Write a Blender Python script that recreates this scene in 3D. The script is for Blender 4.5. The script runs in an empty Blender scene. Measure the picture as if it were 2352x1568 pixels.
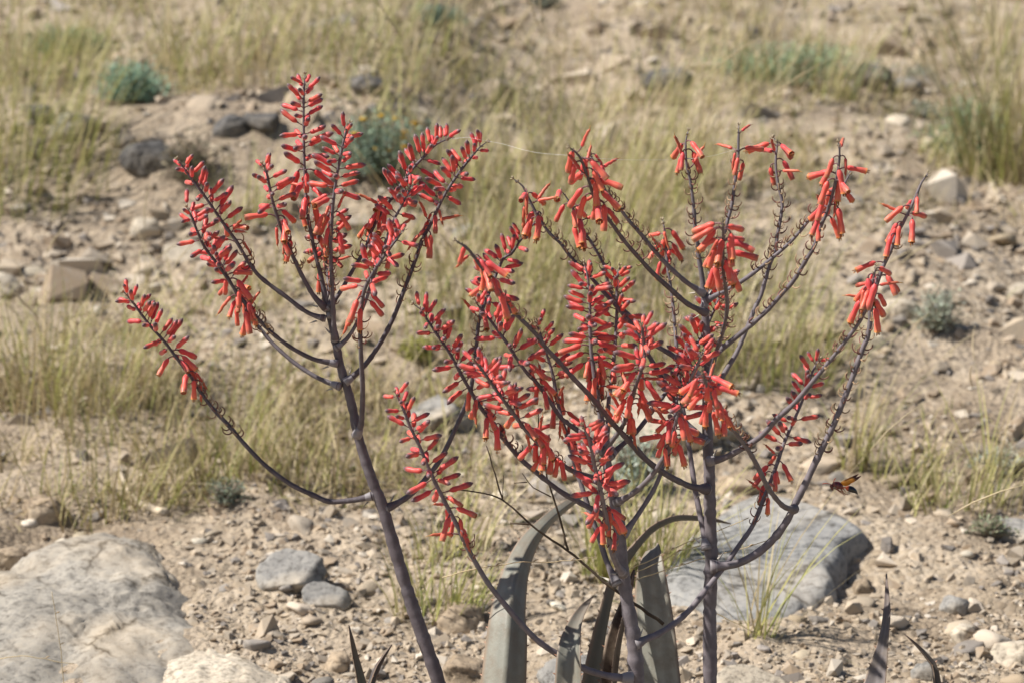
import bpy, bmesh, math, random
import numpy as np
from mathutils import Vector, Matrix, Quaternion, noise as mnoise

random.seed(7); rng = np.random.default_rng(7)
scn = bpy.context.scene
COL = scn.collection

# ------------------------------------------------------------------ camera, sky, sun, exposure
CAM = np.array([0.0, 0.0, 1.3]); PITCH = math.radians(11.0); LENS = 75.0
cd = bpy.data.cameras.new("camera"); cam = bpy.data.objects.new("camera", cd); COL.objects.link(cam)
cam.location = CAM; cam.rotation_euler = (math.radians(90) - PITCH, 0, 0)
cd.lens = LENS; cd.sensor_width = 36.0; cd.clip_start = 0.05; cd.clip_end = 2000
cd.dof.use_dof = True; cd.dof.focus_distance = 3.02; cd.dof.aperture_fstop = 5.4
scn.camera = cam
SUN_EL, SUN_AZ = math.radians(50), math.radians(-97)      # azimuth clockwise from +Y: the sun stands at camera-left, a little behind
w = bpy.data.worlds.new("World"); scn.world = w; w.use_nodes = True
nt = w.node_tree; bg = nt.nodes["Background"]
sky = nt.nodes.new("ShaderNodeTexSky"); sky.sky_type = 'NISHITA'; sky.sun_disc = False
sky.sun_elevation = SUN_EL; sky.sun_rotation = SUN_AZ; sky.altitude = 600; sky.air_density = 1.0; sky.dust_density = 1.5
nt.links.new(sky.outputs[0], bg.inputs[0]); bg.inputs[1].default_value = 0.062
sd = bpy.data.lights.new("sun", 'SUN'); sun = bpy.data.objects.new("sun", sd); COL.objects.link(sun)
sd.energy = 5.0; sd.angle = math.radians(0.53); sd.color = (1.0, 0.955, 0.895)
sdir = Vector((math.sin(SUN_AZ) * math.cos(SUN_EL), math.cos(SUN_AZ) * math.cos(SUN_EL), math.sin(SUN_EL)))
sun.rotation_euler = sdir.to_track_quat('Z', 'Y').to_euler(); sun.location = sdir * 20
scn.view_settings.view_transform = 'Standard'; scn.view_settings.look = 'None'
scn.view_settings.exposure = 0.60; scn.view_settings.gamma = 1.0; scn.view_settings.use_curve_mapping = False
scn.render.engine = 'CYCLES'; scn.cycles.use_denoising = True
scn.cycles.max_bounces = 6; scn.cycles.transparent_max_bounces = 6

# ------------------------------------------------------------------ geometry of the place
K = 36.0 / LENS
FWD = np.array([0, math.cos(PITCH), -math.sin(PITCH)]); UP = np.array([0, math.sin(PITCH), math.cos(PITCH)])
def ray(fx, fy):
    return FWD + np.array([1.0, 0, 0]) * ((fx / 2352 - .5) * K) + UP * (-(fy - 784) / 2352 * K)
def at(fx, fy, Y):                       # point of the place at distance Y in front of where the photographer stood
    r = ray(fx, fy); return CAM + r * (Y / r[1])

def _hash(i, j, s):
    i = i.astype(np.uint64); j = j.astype(np.uint64)
    h = (i * np.uint64(374761393) + j * np.uint64(668265263) + np.uint64(s * 974634521 + 1)) & np.uint64(0xffffffff)
    h = ((h ^ (h >> np.uint64(13))) * np.uint64(1274126177)) & np.uint64(0xffffffff)
    return ((h ^ (h >> np.uint64(16))) & np.uint64(0xffff)).astype(float) / 65535.0
def vnoise(x, y, s=0):
    x = np.asarray(x, float) + 5000; y = np.asarray(y, float) + 5000
    i, j = np.floor(x), np.floor(y); u, v = x - i, y - j
    u = u * u * (3 - 2 * u); v = v * v * (3 - 2 * v)
    a, b, c, d = _hash(i, j, s), _hash(i + 1, j, s), _hash(i, j + 1, s), _hash(i + 1, j + 1, s)
    return (a * (1 - u) + b * u) * (1 - v) + (c * (1 - u) + d * u) * v
def fbm(x, y, f, o=4, s=0):
    t = 0; a = .5
    for k in range(o):
        t = t + a * (vnoise(np.asarray(x) * f, np.asarray(y) * f, s + k) - .5); f *= 2.03; a *= .5
    return t
def ground(x, y):
    x = np.asarray(x, float); y = np.asarray(y, float)
    z = 0.127 * np.where(y > 3.3, np.sqrt((y - 3.3) ** 2 + .09) - .3, 0)
    z = np.where(y > 60, z - .06 * (y - 60), z)
    z = z + 0.16 * fbm(x, y, .45, 3, 3) * np.clip((y - 3) / 3, .15, 1.4)
    sm = lambda v: np.clip(v, 0, 1) ** 2 * (3 - 2 * np.clip(v, 0, 1))
    wv_ = .5 * fbm(x, y, .9, 3, 61)
    z = z + .25 * sm((y - 6.25 - wv_ + .25 * x) / .55) * sm((.15 - x) / .7)                 # eroded bank with boulders
    z = z + .08 * sm((y - 5.1 + wv_) / .3) * sm((x - .2) / .4) * sm((1.6 - x) / .5)         # low ledge behind the plants
    z = z + 0.10 * fbm(x, y, 2.2, 4, 11) + 0.05 * fbm(x, y, 9, 3, 19) + .030 * np.abs(fbm(x, y, 24, 2, 29))
    return z
def on_ground(fx, fy):
    r = ray(fx, fy); a, b = 2.0, 120.0
    t = np.concatenate([np.arange(2.2, 30, .01), np.arange(30, 120, .2)])
    p = CAM[None] + r[None] * t[:, None]; below = p[:, 2] < ground(p[:, 0], p[:, 1])
    k = int(np.argmax(below)) if below.any() else len(t) - 1
    q = p[k].copy(); q[2] = float(ground(q[0], q[1])); return q
def shrink(fy):
    t = -ray(1176, fy)[2] / ray(1176, fy)[1]; return (1.757 / (t + .127)) / (1.451 / (t + .042))
def px(p): return float(np.dot(p - CAM, FWD)) * K / 2352      # metres per photo-overview pixel at that point

# ------------------------------------------------------------------ materials
MATS = {}
def nodes(name):
    m = bpy.data.materials.new(name); m.use_nodes = True; MATS[name] = m
    t = m.node_tree; return m, t, t.nodes["Principled BSDF"], t.nodes, t.links
def ramp(N, stops):
    r = N.new("ShaderNodeValToRGB"); e = r.color_ramp.elements
    while len(e) < len(stops): e.new(.5)
    for k, (p, c) in enumerate(stops): e[k].position = p; e[k].color = (*c, 1) if len(c) == 3 else c
    return r
def noise(N, L, scale, detail=4, rough=.55, coord=None, dist=0):
    n = N.new("ShaderNodeTexNoise"); n.inputs["Scale"].default_value = scale; n.inputs["Detail"].default_value = detail
    n.inputs["Roughness"].default_value = rough; n.inputs["Distortion"].default_value = dist
    if coord: L.new(coord, n.inputs["Vector"])
    return n
def mixc(N, L, fac, a, b, mode='MIX'):
    m = N.new("ShaderNodeMix"); m.data_type = 'RGBA'; m.blend_type = mode
    for sock, v in ((m.inputs[0], fac), (m.inputs[6], a), (m.inputs[7], b)):
        if isinstance(v, (int, float)): sock.default_value = v
        elif isinstance(v, tuple): sock.default_value = (*v, 1)
        else: L.new(v, sock)
    return m.outputs[2]
def attr_mat(name, rough=.5, spec=.4, transl=0.0, bump=0, bscale=300, vary=.12, sheen=0, speck=None):
    m, t, P, N, L = nodes(name)
    a = N.new("ShaderNodeAttribute"); a.attribute_name = "Col"
    tc = N.new("ShaderNodeTexCoord"); oi = N.new("ShaderNodeObjectInfo")
    col = a.outputs["Color"]
    h = N.new("ShaderNodeHueSaturation"); L.new(col, h.inputs["Color"])
    mr = N.new("ShaderNodeMapRange"); mr.inputs[3].default_value = 1 - vary; mr.inputs[4].default_value = 1 + vary
    L.new(oi.outputs["Random"], mr.inputs[0]); L.new(mr.outputs[0], h.inputs["Value"])
    mr2 = N.new("ShaderNodeMapRange"); mr2.inputs[3].default_value = .5 - vary * .03; mr2.inputs[4].default_value = .5 + vary * .05
    ml = N.new("ShaderNodeMath"); ml.operation = 'FRACT'; mm = N.new("ShaderNodeMath"); mm.operation = 'MULTIPLY'; mm.inputs[1].default_value = 7.31
    L.new(oi.outputs["Random"], mm.inputs[0]); L.new(mm.outputs[0], ml.inputs[0]); L.new(ml.outputs[0], mr2.inputs[0]); L.new(mr2.outputs[0], h.inputs["Hue"])
    col = h.outputs[0]
    if speck:
        n1 = noise(N, L, speck[0], 5, .65, tc.outputs["Object"]); r1 = ramp(N, [(speck[1], (0, 0, 0)), (speck[2], (1, 1, 1))]); L.new(n1.outputs[0], r1.inputs[0])
        sc = N.new("ShaderNodeMath"); sc.operation = 'MULTIPLY'; sc.inputs[1].default_value = speck[4]; L.new(r1.outputs[0], sc.inputs[0])
        col = mixc(N, L, sc.outputs[0], col, speck[3])
    L.new(col, P.inputs["Base Color"]); P.inputs["Roughness"].default_value = rough; P.inputs["Specular IOR Level"].default_value = spec
    if sheen: P.inputs["Sheen Weight"].default_value = sheen; P.inputs["Sheen Roughness"].default_value = .4
    if bump:
        n = noise(N, L, bscale, 4, .6, tc.outputs["Object"]); b = N.new("ShaderNodeBump"); b.inputs["Strength"].default_value = bump
        b.inputs["Distance"].default_value = .002; L.new(n.outputs[0], b.inputs["Height"]); L.new(b.outputs[0], P.inputs["Normal"])
    if transl:
        tr = N.new("ShaderNodeBsdfTranslucent"); L.new(col, tr.inputs[0]); mx = N.new("ShaderNodeMixShader"); mx.inputs[0].default_value = transl
        out = N["Material Output"] if "Material Output" in N else [x for x in N if x.type == 'OUTPUT_MATERIAL'][0]
        L.new(P.outputs[0], mx.inputs[1]); L.new(tr.outputs[0], mx.inputs[2]); L.new(mx.outputs[0], out.inputs[0])
    return m
def rock_mat(name, c1, c2, c3, scale=9, dust=.35):
    m, t, P, N, L = nodes(name)
    tc = N.new("ShaderNodeTexCoord"); co = tc.outputs["Object"]
    n1 = noise(N, L, scale, 8, .62, co, .3); r1 = ramp(N, [(.34, c1), (.52, c2), (.68, c3)]); L.new(n1.outputs[0], r1.inputs[0])
    n2 = noise(N, L, scale * 11, 5, .7, co); r2 = ramp(N, [(.34, (.45, .44, .42)), (.5, (1, 1, 1)), (.7, (1.25, 1.22, 1.15))]); L.new(n2.outputs[0], r2.inputs[0])
    col = mixc(N, L, 1.0, r1.outputs[0], r2.outputs[0], 'MULTIPLY')
    n3 = noise(N, L, scale * .6, 6, .6, co); r3 = ramp(N, [(.48, (0, 0, 0)), (.66, (1, 1, 1))]); L.new(n3.outputs[0], r3.inputs[0])
    ml = N.new("ShaderNodeMath"); ml.operation = 'MULTIPLY'; ml.inputs[1].default_value = dust; L.new(r3.outputs[0], ml.inputs[0])
    col = mixc(N, L, ml.outputs[0], col, (.47, .38, .27))
    vo = N.new("ShaderNodeTexVoronoi"); vo.feature = 'DISTANCE_TO_EDGE'; vo.inputs["Scale"].default_value = scale * .9
    wn = noise(N, L, scale * 1.2, 5, .6, co); va = N.new("ShaderNodeVectorMath"); va.operation = 'MULTIPLY_ADD'; va.inputs[1].default_value = (.16, .16, .16); L.new(wn.outputs["Color"], va.inputs[0]); L.new(co, va.inputs[2]); L.new(va.outputs[0], vo.inputs["Vector"])
    rc = ramp(N, [(.0, (.35, .33, .3)), (.02, (.7, .68, .65)), (.05, (1, 1, 1))]); L.new(vo.outputs["Distance"], rc.inputs[0])
    n5 = noise(N, L, scale * .8, 3, .5, co); r5 = ramp(N, [(.47, (0, 0, 0)), (.57, (1, 1, 1))]); L.new(n5.outputs[0], r5.inputs[0])
    col = mixc(N, L, r5.outputs[0], col, mixc(N, L, 1.0, col, rc.outputs[0], 'MULTIPLY'))
    oi = N.new("ShaderNodeObjectInfo"); h = N.new("ShaderNodeHueSaturation"); mr = N.new("ShaderNodeMapRange"); mr.inputs[3].default_value = .82; mr.inputs[4].default_value = 1.2
    L.new(oi.outputs["Random"], mr.inputs[0]); L.new(mr.outputs[0], h.inputs["Value"]); L.new(col, h.inputs["Color"])
    L.new(h.outputs[0], P.inputs["Base Color"]); P.inputs["Roughness"].default_value = .92; P.inputs["Specular IOR Level"].default_value = .2
    b1 = N.new("ShaderNodeBump"); b1.inputs["Strength"].default_value = .55; b1.inputs["Distance"].default_value = .012; L.new(n1.outputs[0], b1.inputs["Height"])
    b2 = N.new("ShaderNodeBump"); b2.inputs["Strength"].default_value = .5; b2.inputs["Distance"].default_value = .003; L.new(n2.outputs[0], b2.inputs["Height"])
    L.new(b1.outputs[0], b2.inputs["Normal"]); L.new(b2.outputs[0], P.inputs["Normal"])
    return m
rock_mat("grey_limestone", (.18, .172, .16), (.27, .257, .235), (.36, .33, .285), 7, .5)
rock_mat("dark_basalt", (.075, .07, .068), (.13, .125, .12), (.22, .205, .185), 8, .2)
rock_mat("pale_limestone", (.34, .29, .225), (.44, .385, .305), (.52, .46, .375), 9, .45)
rock_mat("tan_rock", (.25, .19, .13), (.37, .29, .205), (.46, .38, .28), 9, .4)
attr_mat("stone_mix", .93, .2, vary=.22, bump=.6, bscale=90, speck=(60, .5, .7, (.33, .3, .26), .5))
attr_mat("petal", .42, .35, transl=.18, vary=.16, sheen=.25, bump=.12, bscale=260, speck=(420, .52, .74, (.78, .36, .30), .22))
attr_mat("stem_skin", .62, .3, vary=.05, bump=.25, bscale=420, speck=(70, .5, .76, (.27, .25, .255), .45))
attr_mat("leaf_skin", .55, .35, vary=.05, bump=.25, bscale=160, speck=(34, .44, .66, (.17, .135, .095), .6))
attr_mat("dry_plant", .8, .2, transl=.15, vary=.1)
attr_mat("grass_blade", .6, .25, transl=.3, vary=.1)
attr_mat("shrub_leaf", .7, .2, transl=.2, vary=.08)
attr_mat("wasp_shell", .22, .6, vary=0)
m, t, P, N, L = nodes("wasp_wing")
a = N.new("ShaderNodeAttribute"); a.attribute_name = "Col"; L.new(a.outputs["Color"], P.inputs["Base Color"]); P.inputs["Roughness"].default_value = .25
tr = N.new("ShaderNodeBsdfTransparent"); L.new(a.outputs["Color"], tr.inputs[0]); mx = N.new("ShaderNodeMixShader"); mx.inputs[0].default_value = .35
out = [x for x in N if x.type == 'OUTPUT_MATERIAL'][0]; L.new(P.outputs[0], mx.inputs[1]); L.new(tr.outputs[0], mx.inputs[2]); L.new(mx.outputs[0], out.inputs[0])
m, t, P, N, L = nodes("silk"); P.inputs["Base Color"].default_value = (.85, .86, .84, 1); P.inputs["Roughness"].default_value = .25; P.inputs["Specular IOR Level"].default_value = .8

m, t, P, N, L = nodes("soil")
tc = N.new("ShaderNodeTexCoord"); co = tc.outputs["Object"]
n1 = noise(N, L, 1.7, 9, .68, co, .5); r1 = ramp(N, [(.30, (.17, .13, .09)), (.46, (.32, .255, .185)), (.66, (.47, .385, .29))]); L.new(n1.outputs[0], r1.inputs[0])
n2 = noise(N, L, 26, 6, .7, co); r2 = ramp(N, [(.32, (.5, .48, .45)), (.5, (1, 1, 1)), (.7, (1.2, 1.18, 1.12))]); L.new(n2.outputs[0], r2.inputs[0])
col = mixc(N, L, 1.0, r1.outputs[0], r2.outputs[0], 'MULTIPLY')
vo = N.new("ShaderNodeTexVoronoi"); vo.inputs["Scale"].default_value = 70; L.new(co, vo.inputs["Vector"])
hs = N.new("ShaderNodeSeparateColor"); L.new(vo.outputs["Color"], hs.inputs[0])
rp = ramp(N, [(.0, (.24, .185, .125)), (.5, (.41, .335, .24)), (.85, (.50, .42, .32)), (1, (.28, .245, .21))]); L.new(hs.outputs[0], rp.inputs[0])
n4 = noise(N, L, 3.5, 5, .6, co); r4 = ramp(N, [(.42, (0, 0, 0)), (.62, (1, 1, 1))]); L.new(n4.outputs[0], r4.inputs[0])
ml = N.new("ShaderNodeMath"); ml.operation = 'MULTIPLY'; ml.inputs[1].default_value = .6; L.new(r4.outputs[0], ml.inputs[0])
col = mixc(N, L, ml.outputs[0], col, rp.outputs[0])
L.new(col, P.inputs["Base Color"]); P.inputs["Roughness"].default_value = .95; P.inputs["Specular IOR Level"].default_value = .15
b1 = N.new("ShaderNodeBump"); b1.inputs["Strength"].default_value = .8; b1.inputs["Distance"].default_value = .02; L.new(n2.outputs[0], b1.inputs["Height"])
b2 = N.new("ShaderNodeBump"); b2.invert = True; b2.inputs["Strength"].default_value = .7; b2.inputs["Distance"].default_value = .008; L.new(vo.outputs["Distance"], b2.inputs["Height"])
L.new(b1.outputs[0], b2.inputs["Normal"]); L.new(b2.outputs[0], P.inputs["Normal"])

# ------------------------------------------------------------------ mesh helpers
def link(name, me, parent=None, loc=None, **props):
    o = bpy.data.objects.new(name, me); COL.objects.link(o)
    if parent is not None: o.parent = parent
    if loc is not None: o.location = loc
    for k, v in props.items(): o[k] = v
    return o
def mesh_np(name, V, F, C=None, mat=None, smooth=True):
    """V (n,3), F list of arrays (m,k) or list of tuples"""
    me = bpy.data.meshes.new(name); V = np.asarray(V, np.float32)
    if isinstance(F, np.ndarray): F = [F]
    if len(F) and isinstance(F[0], np.ndarray):
        loops = np.concatenate([f.ravel() for f in F]); counts = np.concatenate([np.full(len(f), f.shape[1]) for f in F])
    else:
        loops = np.array([i for f in F for i in f]); counts = np.array([len(f) for f in F])
    me.vertices.add(len(V)); me.vertices.foreach_set("co", V.ravel())
    me.loops.add(len(loops)); me.loops.foreach_set("vertex_index", loops.astype(np.int32))
    me.polygons.add(len(counts)); st = np.concatenate([[0], np.cumsum(counts)[:-1]])
    me.polygons.foreach_set("loop_start", st.astype(np.int32))
    me.polygons.foreach_set("use_smooth", np.full(len(counts), smooth))
    me.update(calc_edges=True)
    if C is not None:
        ca = me.color_attributes.new("Col", 'FLOAT_COLOR', 'POINT'); C = np.asarray(C, np.float32)
        if C.shape[1] == 3: C = np.concatenate([C, np.ones((len(C), 1), np.float32)], 1)
        ca.data.foreach_set("color", C.ravel())
    if mat: me.materials.append(MATS[mat])
    return me
class MB:
    def __init__(s): s.V = []; s.F = []; s.C = []; s.n = 0
    def add(s, V, F, C):
        V = np.asarray(V, float); s.V.append(V); s.F += [tuple(int(i) + s.n for i in f) for f in F]
        C = np.asarray(C, float); s.C.append(np.tile(C, (len(V), 1)) if C.ndim == 1 else C); s.n += len(V)
    def mesh(s, name, mat): return mesh_np(name, np.concatenate(s.V), s.F, np.concatenate(s.C), mat)
def nrm(v): v = np.asarray(v, float); return v / (np.linalg.norm(v) + 1e-12)
def sweep(P, R, sides=8, C=(.5, .5, .5), cap=True, squash=None):
    P = np.asarray(P, float); n = len(P); R = np.broadcast_to(np.asarray(R, float), (n,))
    T = np.gradient(P, axis=0); T /= np.linalg.norm(T, axis=1)[:, None] + 1e-12
    a = np.array([0, 0, 1.0]) if abs(T[0][2]) < .9 else np.array([1.0, 0, 0])
    u = nrm(np.cross(T[0], a)); V = []
    ang = np.linspace(0, 2 * math.pi, sides, endpoint=False)
    for k in range(n):
        u = nrm(u - T[k] * np.dot(u, T[k])); v = np.cross(T[k], u)
        sx = 1 if squash is None else squash
        V.append(P[k] + R[k] * (np.cos(ang)[:, None] * u * sx + np.sin(ang)[:, None] * v))
    V = np.concatenate(V); F = []
    for k in range(n - 1):
        for j in range(sides):
            j2 = (j + 1) % sides; F.append((k * sides + j, k * sides + j2, (k + 1) * sides + j2, (k + 1) * sides + j))
    if cap: F.append(tuple(range(sides - 1, -1, -1))); F.append(tuple((n - 1) * sides + j for j in range(sides)))
    C = np.asarray(C, float); C = np.tile(C, (len(V), 1)) if C.ndim == 1 else np.repeat(C, sides, axis=0)
    return V, F, C
def spline(P, step):
    P = np.asarray(P, float); Q = np.concatenate([[2 * P[0] - P[1]], P, [2 * P[-1] - P[-2]]]); out = []
    for i in range(1, len(Q) - 2):
        n = max(1, int(np.linalg.norm(Q[i + 1][:3] - Q[i][:3]) / step)); t = np.linspace(0, 1, n, endpoint=False)[:, None]
        out.append(.5 * (2 * Q[i] + (Q[i + 1] - Q[i - 1]) * t + (2 * Q[i - 1] - 5 * Q[i] + 4 * Q[i + 1] - Q[i + 2]) * t ** 2 + (3 * Q[i] - Q[i - 1] - 3 * Q[i + 1] + Q[i + 2]) * t ** 3))
    out.append(P[-1:]); return np.concatenate(out)
def empty(name, loc, label, cat, group=None):
    o = bpy.data.objects.new(name, None); COL.objects.link(o); o.location = loc; o.empty_display_size = .1
    o["label"] = label; o["category"] = cat
    if group: o["group"] = group
    return o
def tag(o, label, cat, group=None):
    o["label"] = label; o["category"] = cat
    if group: o["group"] = group
    return o

# ------------------------------------------------------------------ terrain
ys = np.concatenate([np.linspace(-8, 2.4, 30), np.geomspace(2.5, 13, 400)[0:], np.geomspace(13.1, 30, 50), np.geomspace(31, 400, 40)])
u = np.linspace(-1, 1, 380); u = np.sign(u) * np.abs(u) ** 1.25
half = np.where(ys < 2.5, 4.0, .45 * ys + 2.2 + .02 * ys ** 1.4)
X = u[None, :] * half[:, None]; Y = np.repeat(ys[:, None], len(u), 1); Z = ground(X, Y)
nr, nc = X.shape; idx = np.arange(nr * nc).reshape(nr, nc)
F = np.stack([idx[:-1, :-1], idx[:-1, 1:], idx[1:, 1:], idx[1:, :-1]], -1).reshape(-1, 4)
me = mesh_np("ground", np.stack([X, Y, Z], -1).reshape(-1, 3), F, None, "soil")
link("ground", me, kind="structure")

# ------------------------------------------------------------------ rocks and stones
def ico(sub):
    bm = bmesh.new(); bmesh.ops.create_icosphere(bm, subdivisions=sub, radius=1)
    V = np.array([v.co[:] for v in bm.verts]); F = np.array([[v.index for v in f.verts] for f in bm.faces]); bm.free(); return V, F
ICO = {k: ico(k) for k in (2, 3, 4, 5)}
def rock_mesh(name, size, seed, mat, sub=4, cuts=9, rough=.1, topcut=None):
    r = np.random.default_rng(seed); V, F = ICO[sub]; V = V.copy(); V = np.sign(V) * np.abs(V) ** .72; V *= .93
    a_ = r.uniform(0, 3.1); V = V @ np.array([[math.cos(a_), -math.sin(a_), 0], [math.sin(a_), math.cos(a_), 0], [0, 0, 1]])
    for k in range(cuts):
        n = nrm(r.normal(size=3)); h = r.uniform(.58, .88); d = V @ n - h; V = V - np.outer(np.maximum(d, 0) * .93, n)
    if topcut is not None:
        n = nrm(topcut[:3]); d = V @ n - topcut[3]; V = V - np.outer(np.maximum(d, 0) * .95, n)
    off = Vector(r.uniform(-50, 50, 3)); D = np.zeros(len(V))
    for i, v in enumerate(V):
        q = Vector(v); D[i] = mnoise.fractal(q * 1.6 + off, 1.0, 2.1, 4) * rough * .8 - abs(mnoise.fractal(q * 3.1 + off, 1.0, 2.1, 3)) * rough * .7 + mnoise.fractal(q * 9 + off, .9, 2.1, 3) * rough * .3
    V = V * (1 + D[:, None]); V = V * np.asarray(size)[None]
    return mesh_np(name, V, F, None, mat)
# photo overview box (x0, x1, ytop, ybottom), material, depth ratio, seed, label
ROCKS = [
 ((-190, 500, 1200, 1640), "grey_limestone", 1.0, 3, "huge weathered grey rock with sloping top, nearest boulder at lower left", (-.2, -.35, .9, .34), .16),
 ((340, 690, 1440, 1640), "pale_limestone", .8, 4, "whitish beige rock shelf adjoining the huge grey boulder", (.2, -.3, .9, .3), .16),
 ((1505, 2010, 1150, 1440), "grey_limestone", 1.0, 9, "large smooth grey slab behind the right flower stalk", (-.1, -.2, .95, .36), .11),
 ((1918, 1986, 1228, 1290), "grey_limestone", .9, 12, "small blue grey stone against the right end of the large slab", None, .1),
 ((915, 1080, 858, 1010), "grey_limestone", .9, 15, "rounded grey and beige boulder half hidden behind the red flowers", (-.3, -.3, .9, .5), .1),
 ((1480, 1660, 870, 1050), "pale_limestone", .8, 16, "broad pale sunlit rock behind the middle of the plant", (0, -.2, .9, .35), .12),
 ((283, 400, 328, 412), "dark_basalt", .9, 21, "dark grey rounded boulder alone on the bank at left", None, .12),
 ((48, 122, 214, 296), "dark_basalt", .9, 22, "dark boulder with shadowed hollow beside the tall green grass", None, .18),
 ((118, 208, 240, 326), "grey_limestone", .9, 23, "angular grey boulder right of the hollowed dark one", None, .12),
 ((488, 560, 258, 318), "dark_basalt", .9, 24, "dark blue grey rock left of its lower neighbour on the slope", None, .12),
 ((566, 640, 268, 314), "dark_basalt", .9, 25, "low cracked dark rock above the left flower spikes", None, .14),
 ((806, 866, 150, 196), "pale_limestone", .9, 26, "white topped rock in dry grass at upper middle", None, .12),
 ((800, 880, 182, 226), "dark_basalt", .9, 261, "dark low rock just below the white topped one", None, .14),
 ((1486, 1578, 156, 218), "dark_basalt", .9, 27, "dark rough rock left of the big green bush", None, .18),
 ((1950, 2040, 146, 212), "dark_basalt", .9, 28, "brown pointed rock right of the big green bush", None, .16),
 ((2046, 2112, 174, 228), "grey_limestone", .9, 29, "rounded grey rock with a tiny grey shrub at its side", None, .1),
 ((372, 470, 515, 618), "pale_limestone", .7, 31, "chalky whitish outcrop on the slope behind left flower spikes", (0, -.6, .8, .4), .1),
 ((-40, 50, 590, 690), "pale_limestone", .8, 32, "pale boulder cut off by the left edge of the view", None, .1),
 ((290, 390, 505, 560), "pale_limestone", .8, 33, "flat whitish stone left of the chalky outcrop", None, .1),
 ((1846, 1924, 734, 790), "tan_rock", .9, 34, "sunlit tan rock with dark underside beside right flower stems", None, .14),
 ((2316, 2400, 634, 704), "pale_limestone", .9, 35, "pale boulder with black shaded foot at the right edge", None, .12),
 ((2026, 2112, 688, 734), "pale_limestone", .8, 36, "flat pale wedge of rock next to the small grey shrub", None, .08),
 ((586, 742, 1268, 1372), "grey_limestone", .9, 37, "flat grey brown slab in the stony ground at lower left", (-.2, -.5, .9, .3), .08),
 ((690, 806, 1338, 1396), "grey_limestone", .8, 38, "thin grey slab touching the flat brown slab", (.1, -.5, .9, .3), .08),
 ((1000, 1114, 1384, 1462), "tan_rock", .9, 39, "brown topped rock beside the long recurved aloe leaf", None, .12),
 ((1010, 1130, 1470, 1600), "tan_rock", .9, 391, "crumbly dark brown rock under the recurved aloe leaf", None, .2),
 ((736, 808, 1494, 1548), "tan_rock", .9, 40, "tan stone close to the two thin dark leaf tips", None, .12),
 ((1232, 1420, 1452, 1640), "grey_limestone", .7, 41, "pale grey rock between the aloe leaves", None, .08),
 ((2176, 2242, 1422, 1482), "pale_limestone", .9, 42, "cream coloured angular stone in the rubble at lower right", None, .1),
 ((2262, 2400, 1192, 1252), "grey_limestone", .8, 43, "broad grey rock at the right edge above the rubble", (0, -.4, .9, .35), .1),
 ((2276, 2400, 1448, 1540), "pale_limestone", .9, 44, "large pale chunk of rock at the lower right corner", None, .1),
 ((2094, 2160, 1482, 1570), "grey_limestone", .9, 45, "grey rock behind the small dark aloe leaf", None, .1),
 ((1954, 2008, 1284, 1370), "tan_rock", .9, 46, "upright tan stone below the small blue grey one", None, .1),
 ((2160, 2230, 1350, 1420), "grey_limestone", .9, 47, "rounded grey stone half sunk in the rubble", None, .1),
 ((1650, 1820, 1530, 1620), "pale_limestone", .8, 48, "pale flat rock right of the straight stalk's foot", (0, -.4, .9, .3), .1),
 ((40, 146, 1138, 1206), "tan_rock", .9, 49, "tan lumpy rock above the huge grey boulder", None, .14),
 ((-30, 60, 1250, 1320), "tan_rock", .9, 50, "brown rock with dark hollow at the left edge", None, .16),
 ((1030, 1110, 480, 570), "grey_limestone", .8, 51, "pale rock in the grass behind the arching flower spike", None, .1),
 ((1640, 1780, 1085, 1135), "tan_rock", .8, 52, "low tan rock ridge just behind the large smooth slab", None, .1),
 ((1300, 1400, 640, 720), "grey_limestone", .8, 53, "grey rock in shadow behind the crowded red buds", None, .1),
]
rock_mat("warm_limestone", (.22, .20, .17), (.31, .285, .245), (.40, .36, .30), 6, .6)
OUT = []
rock_mat("slab_grey", (.215, .21, .20), (.255, .25, .238), (.30, .29, .27), 5, .22)
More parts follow.
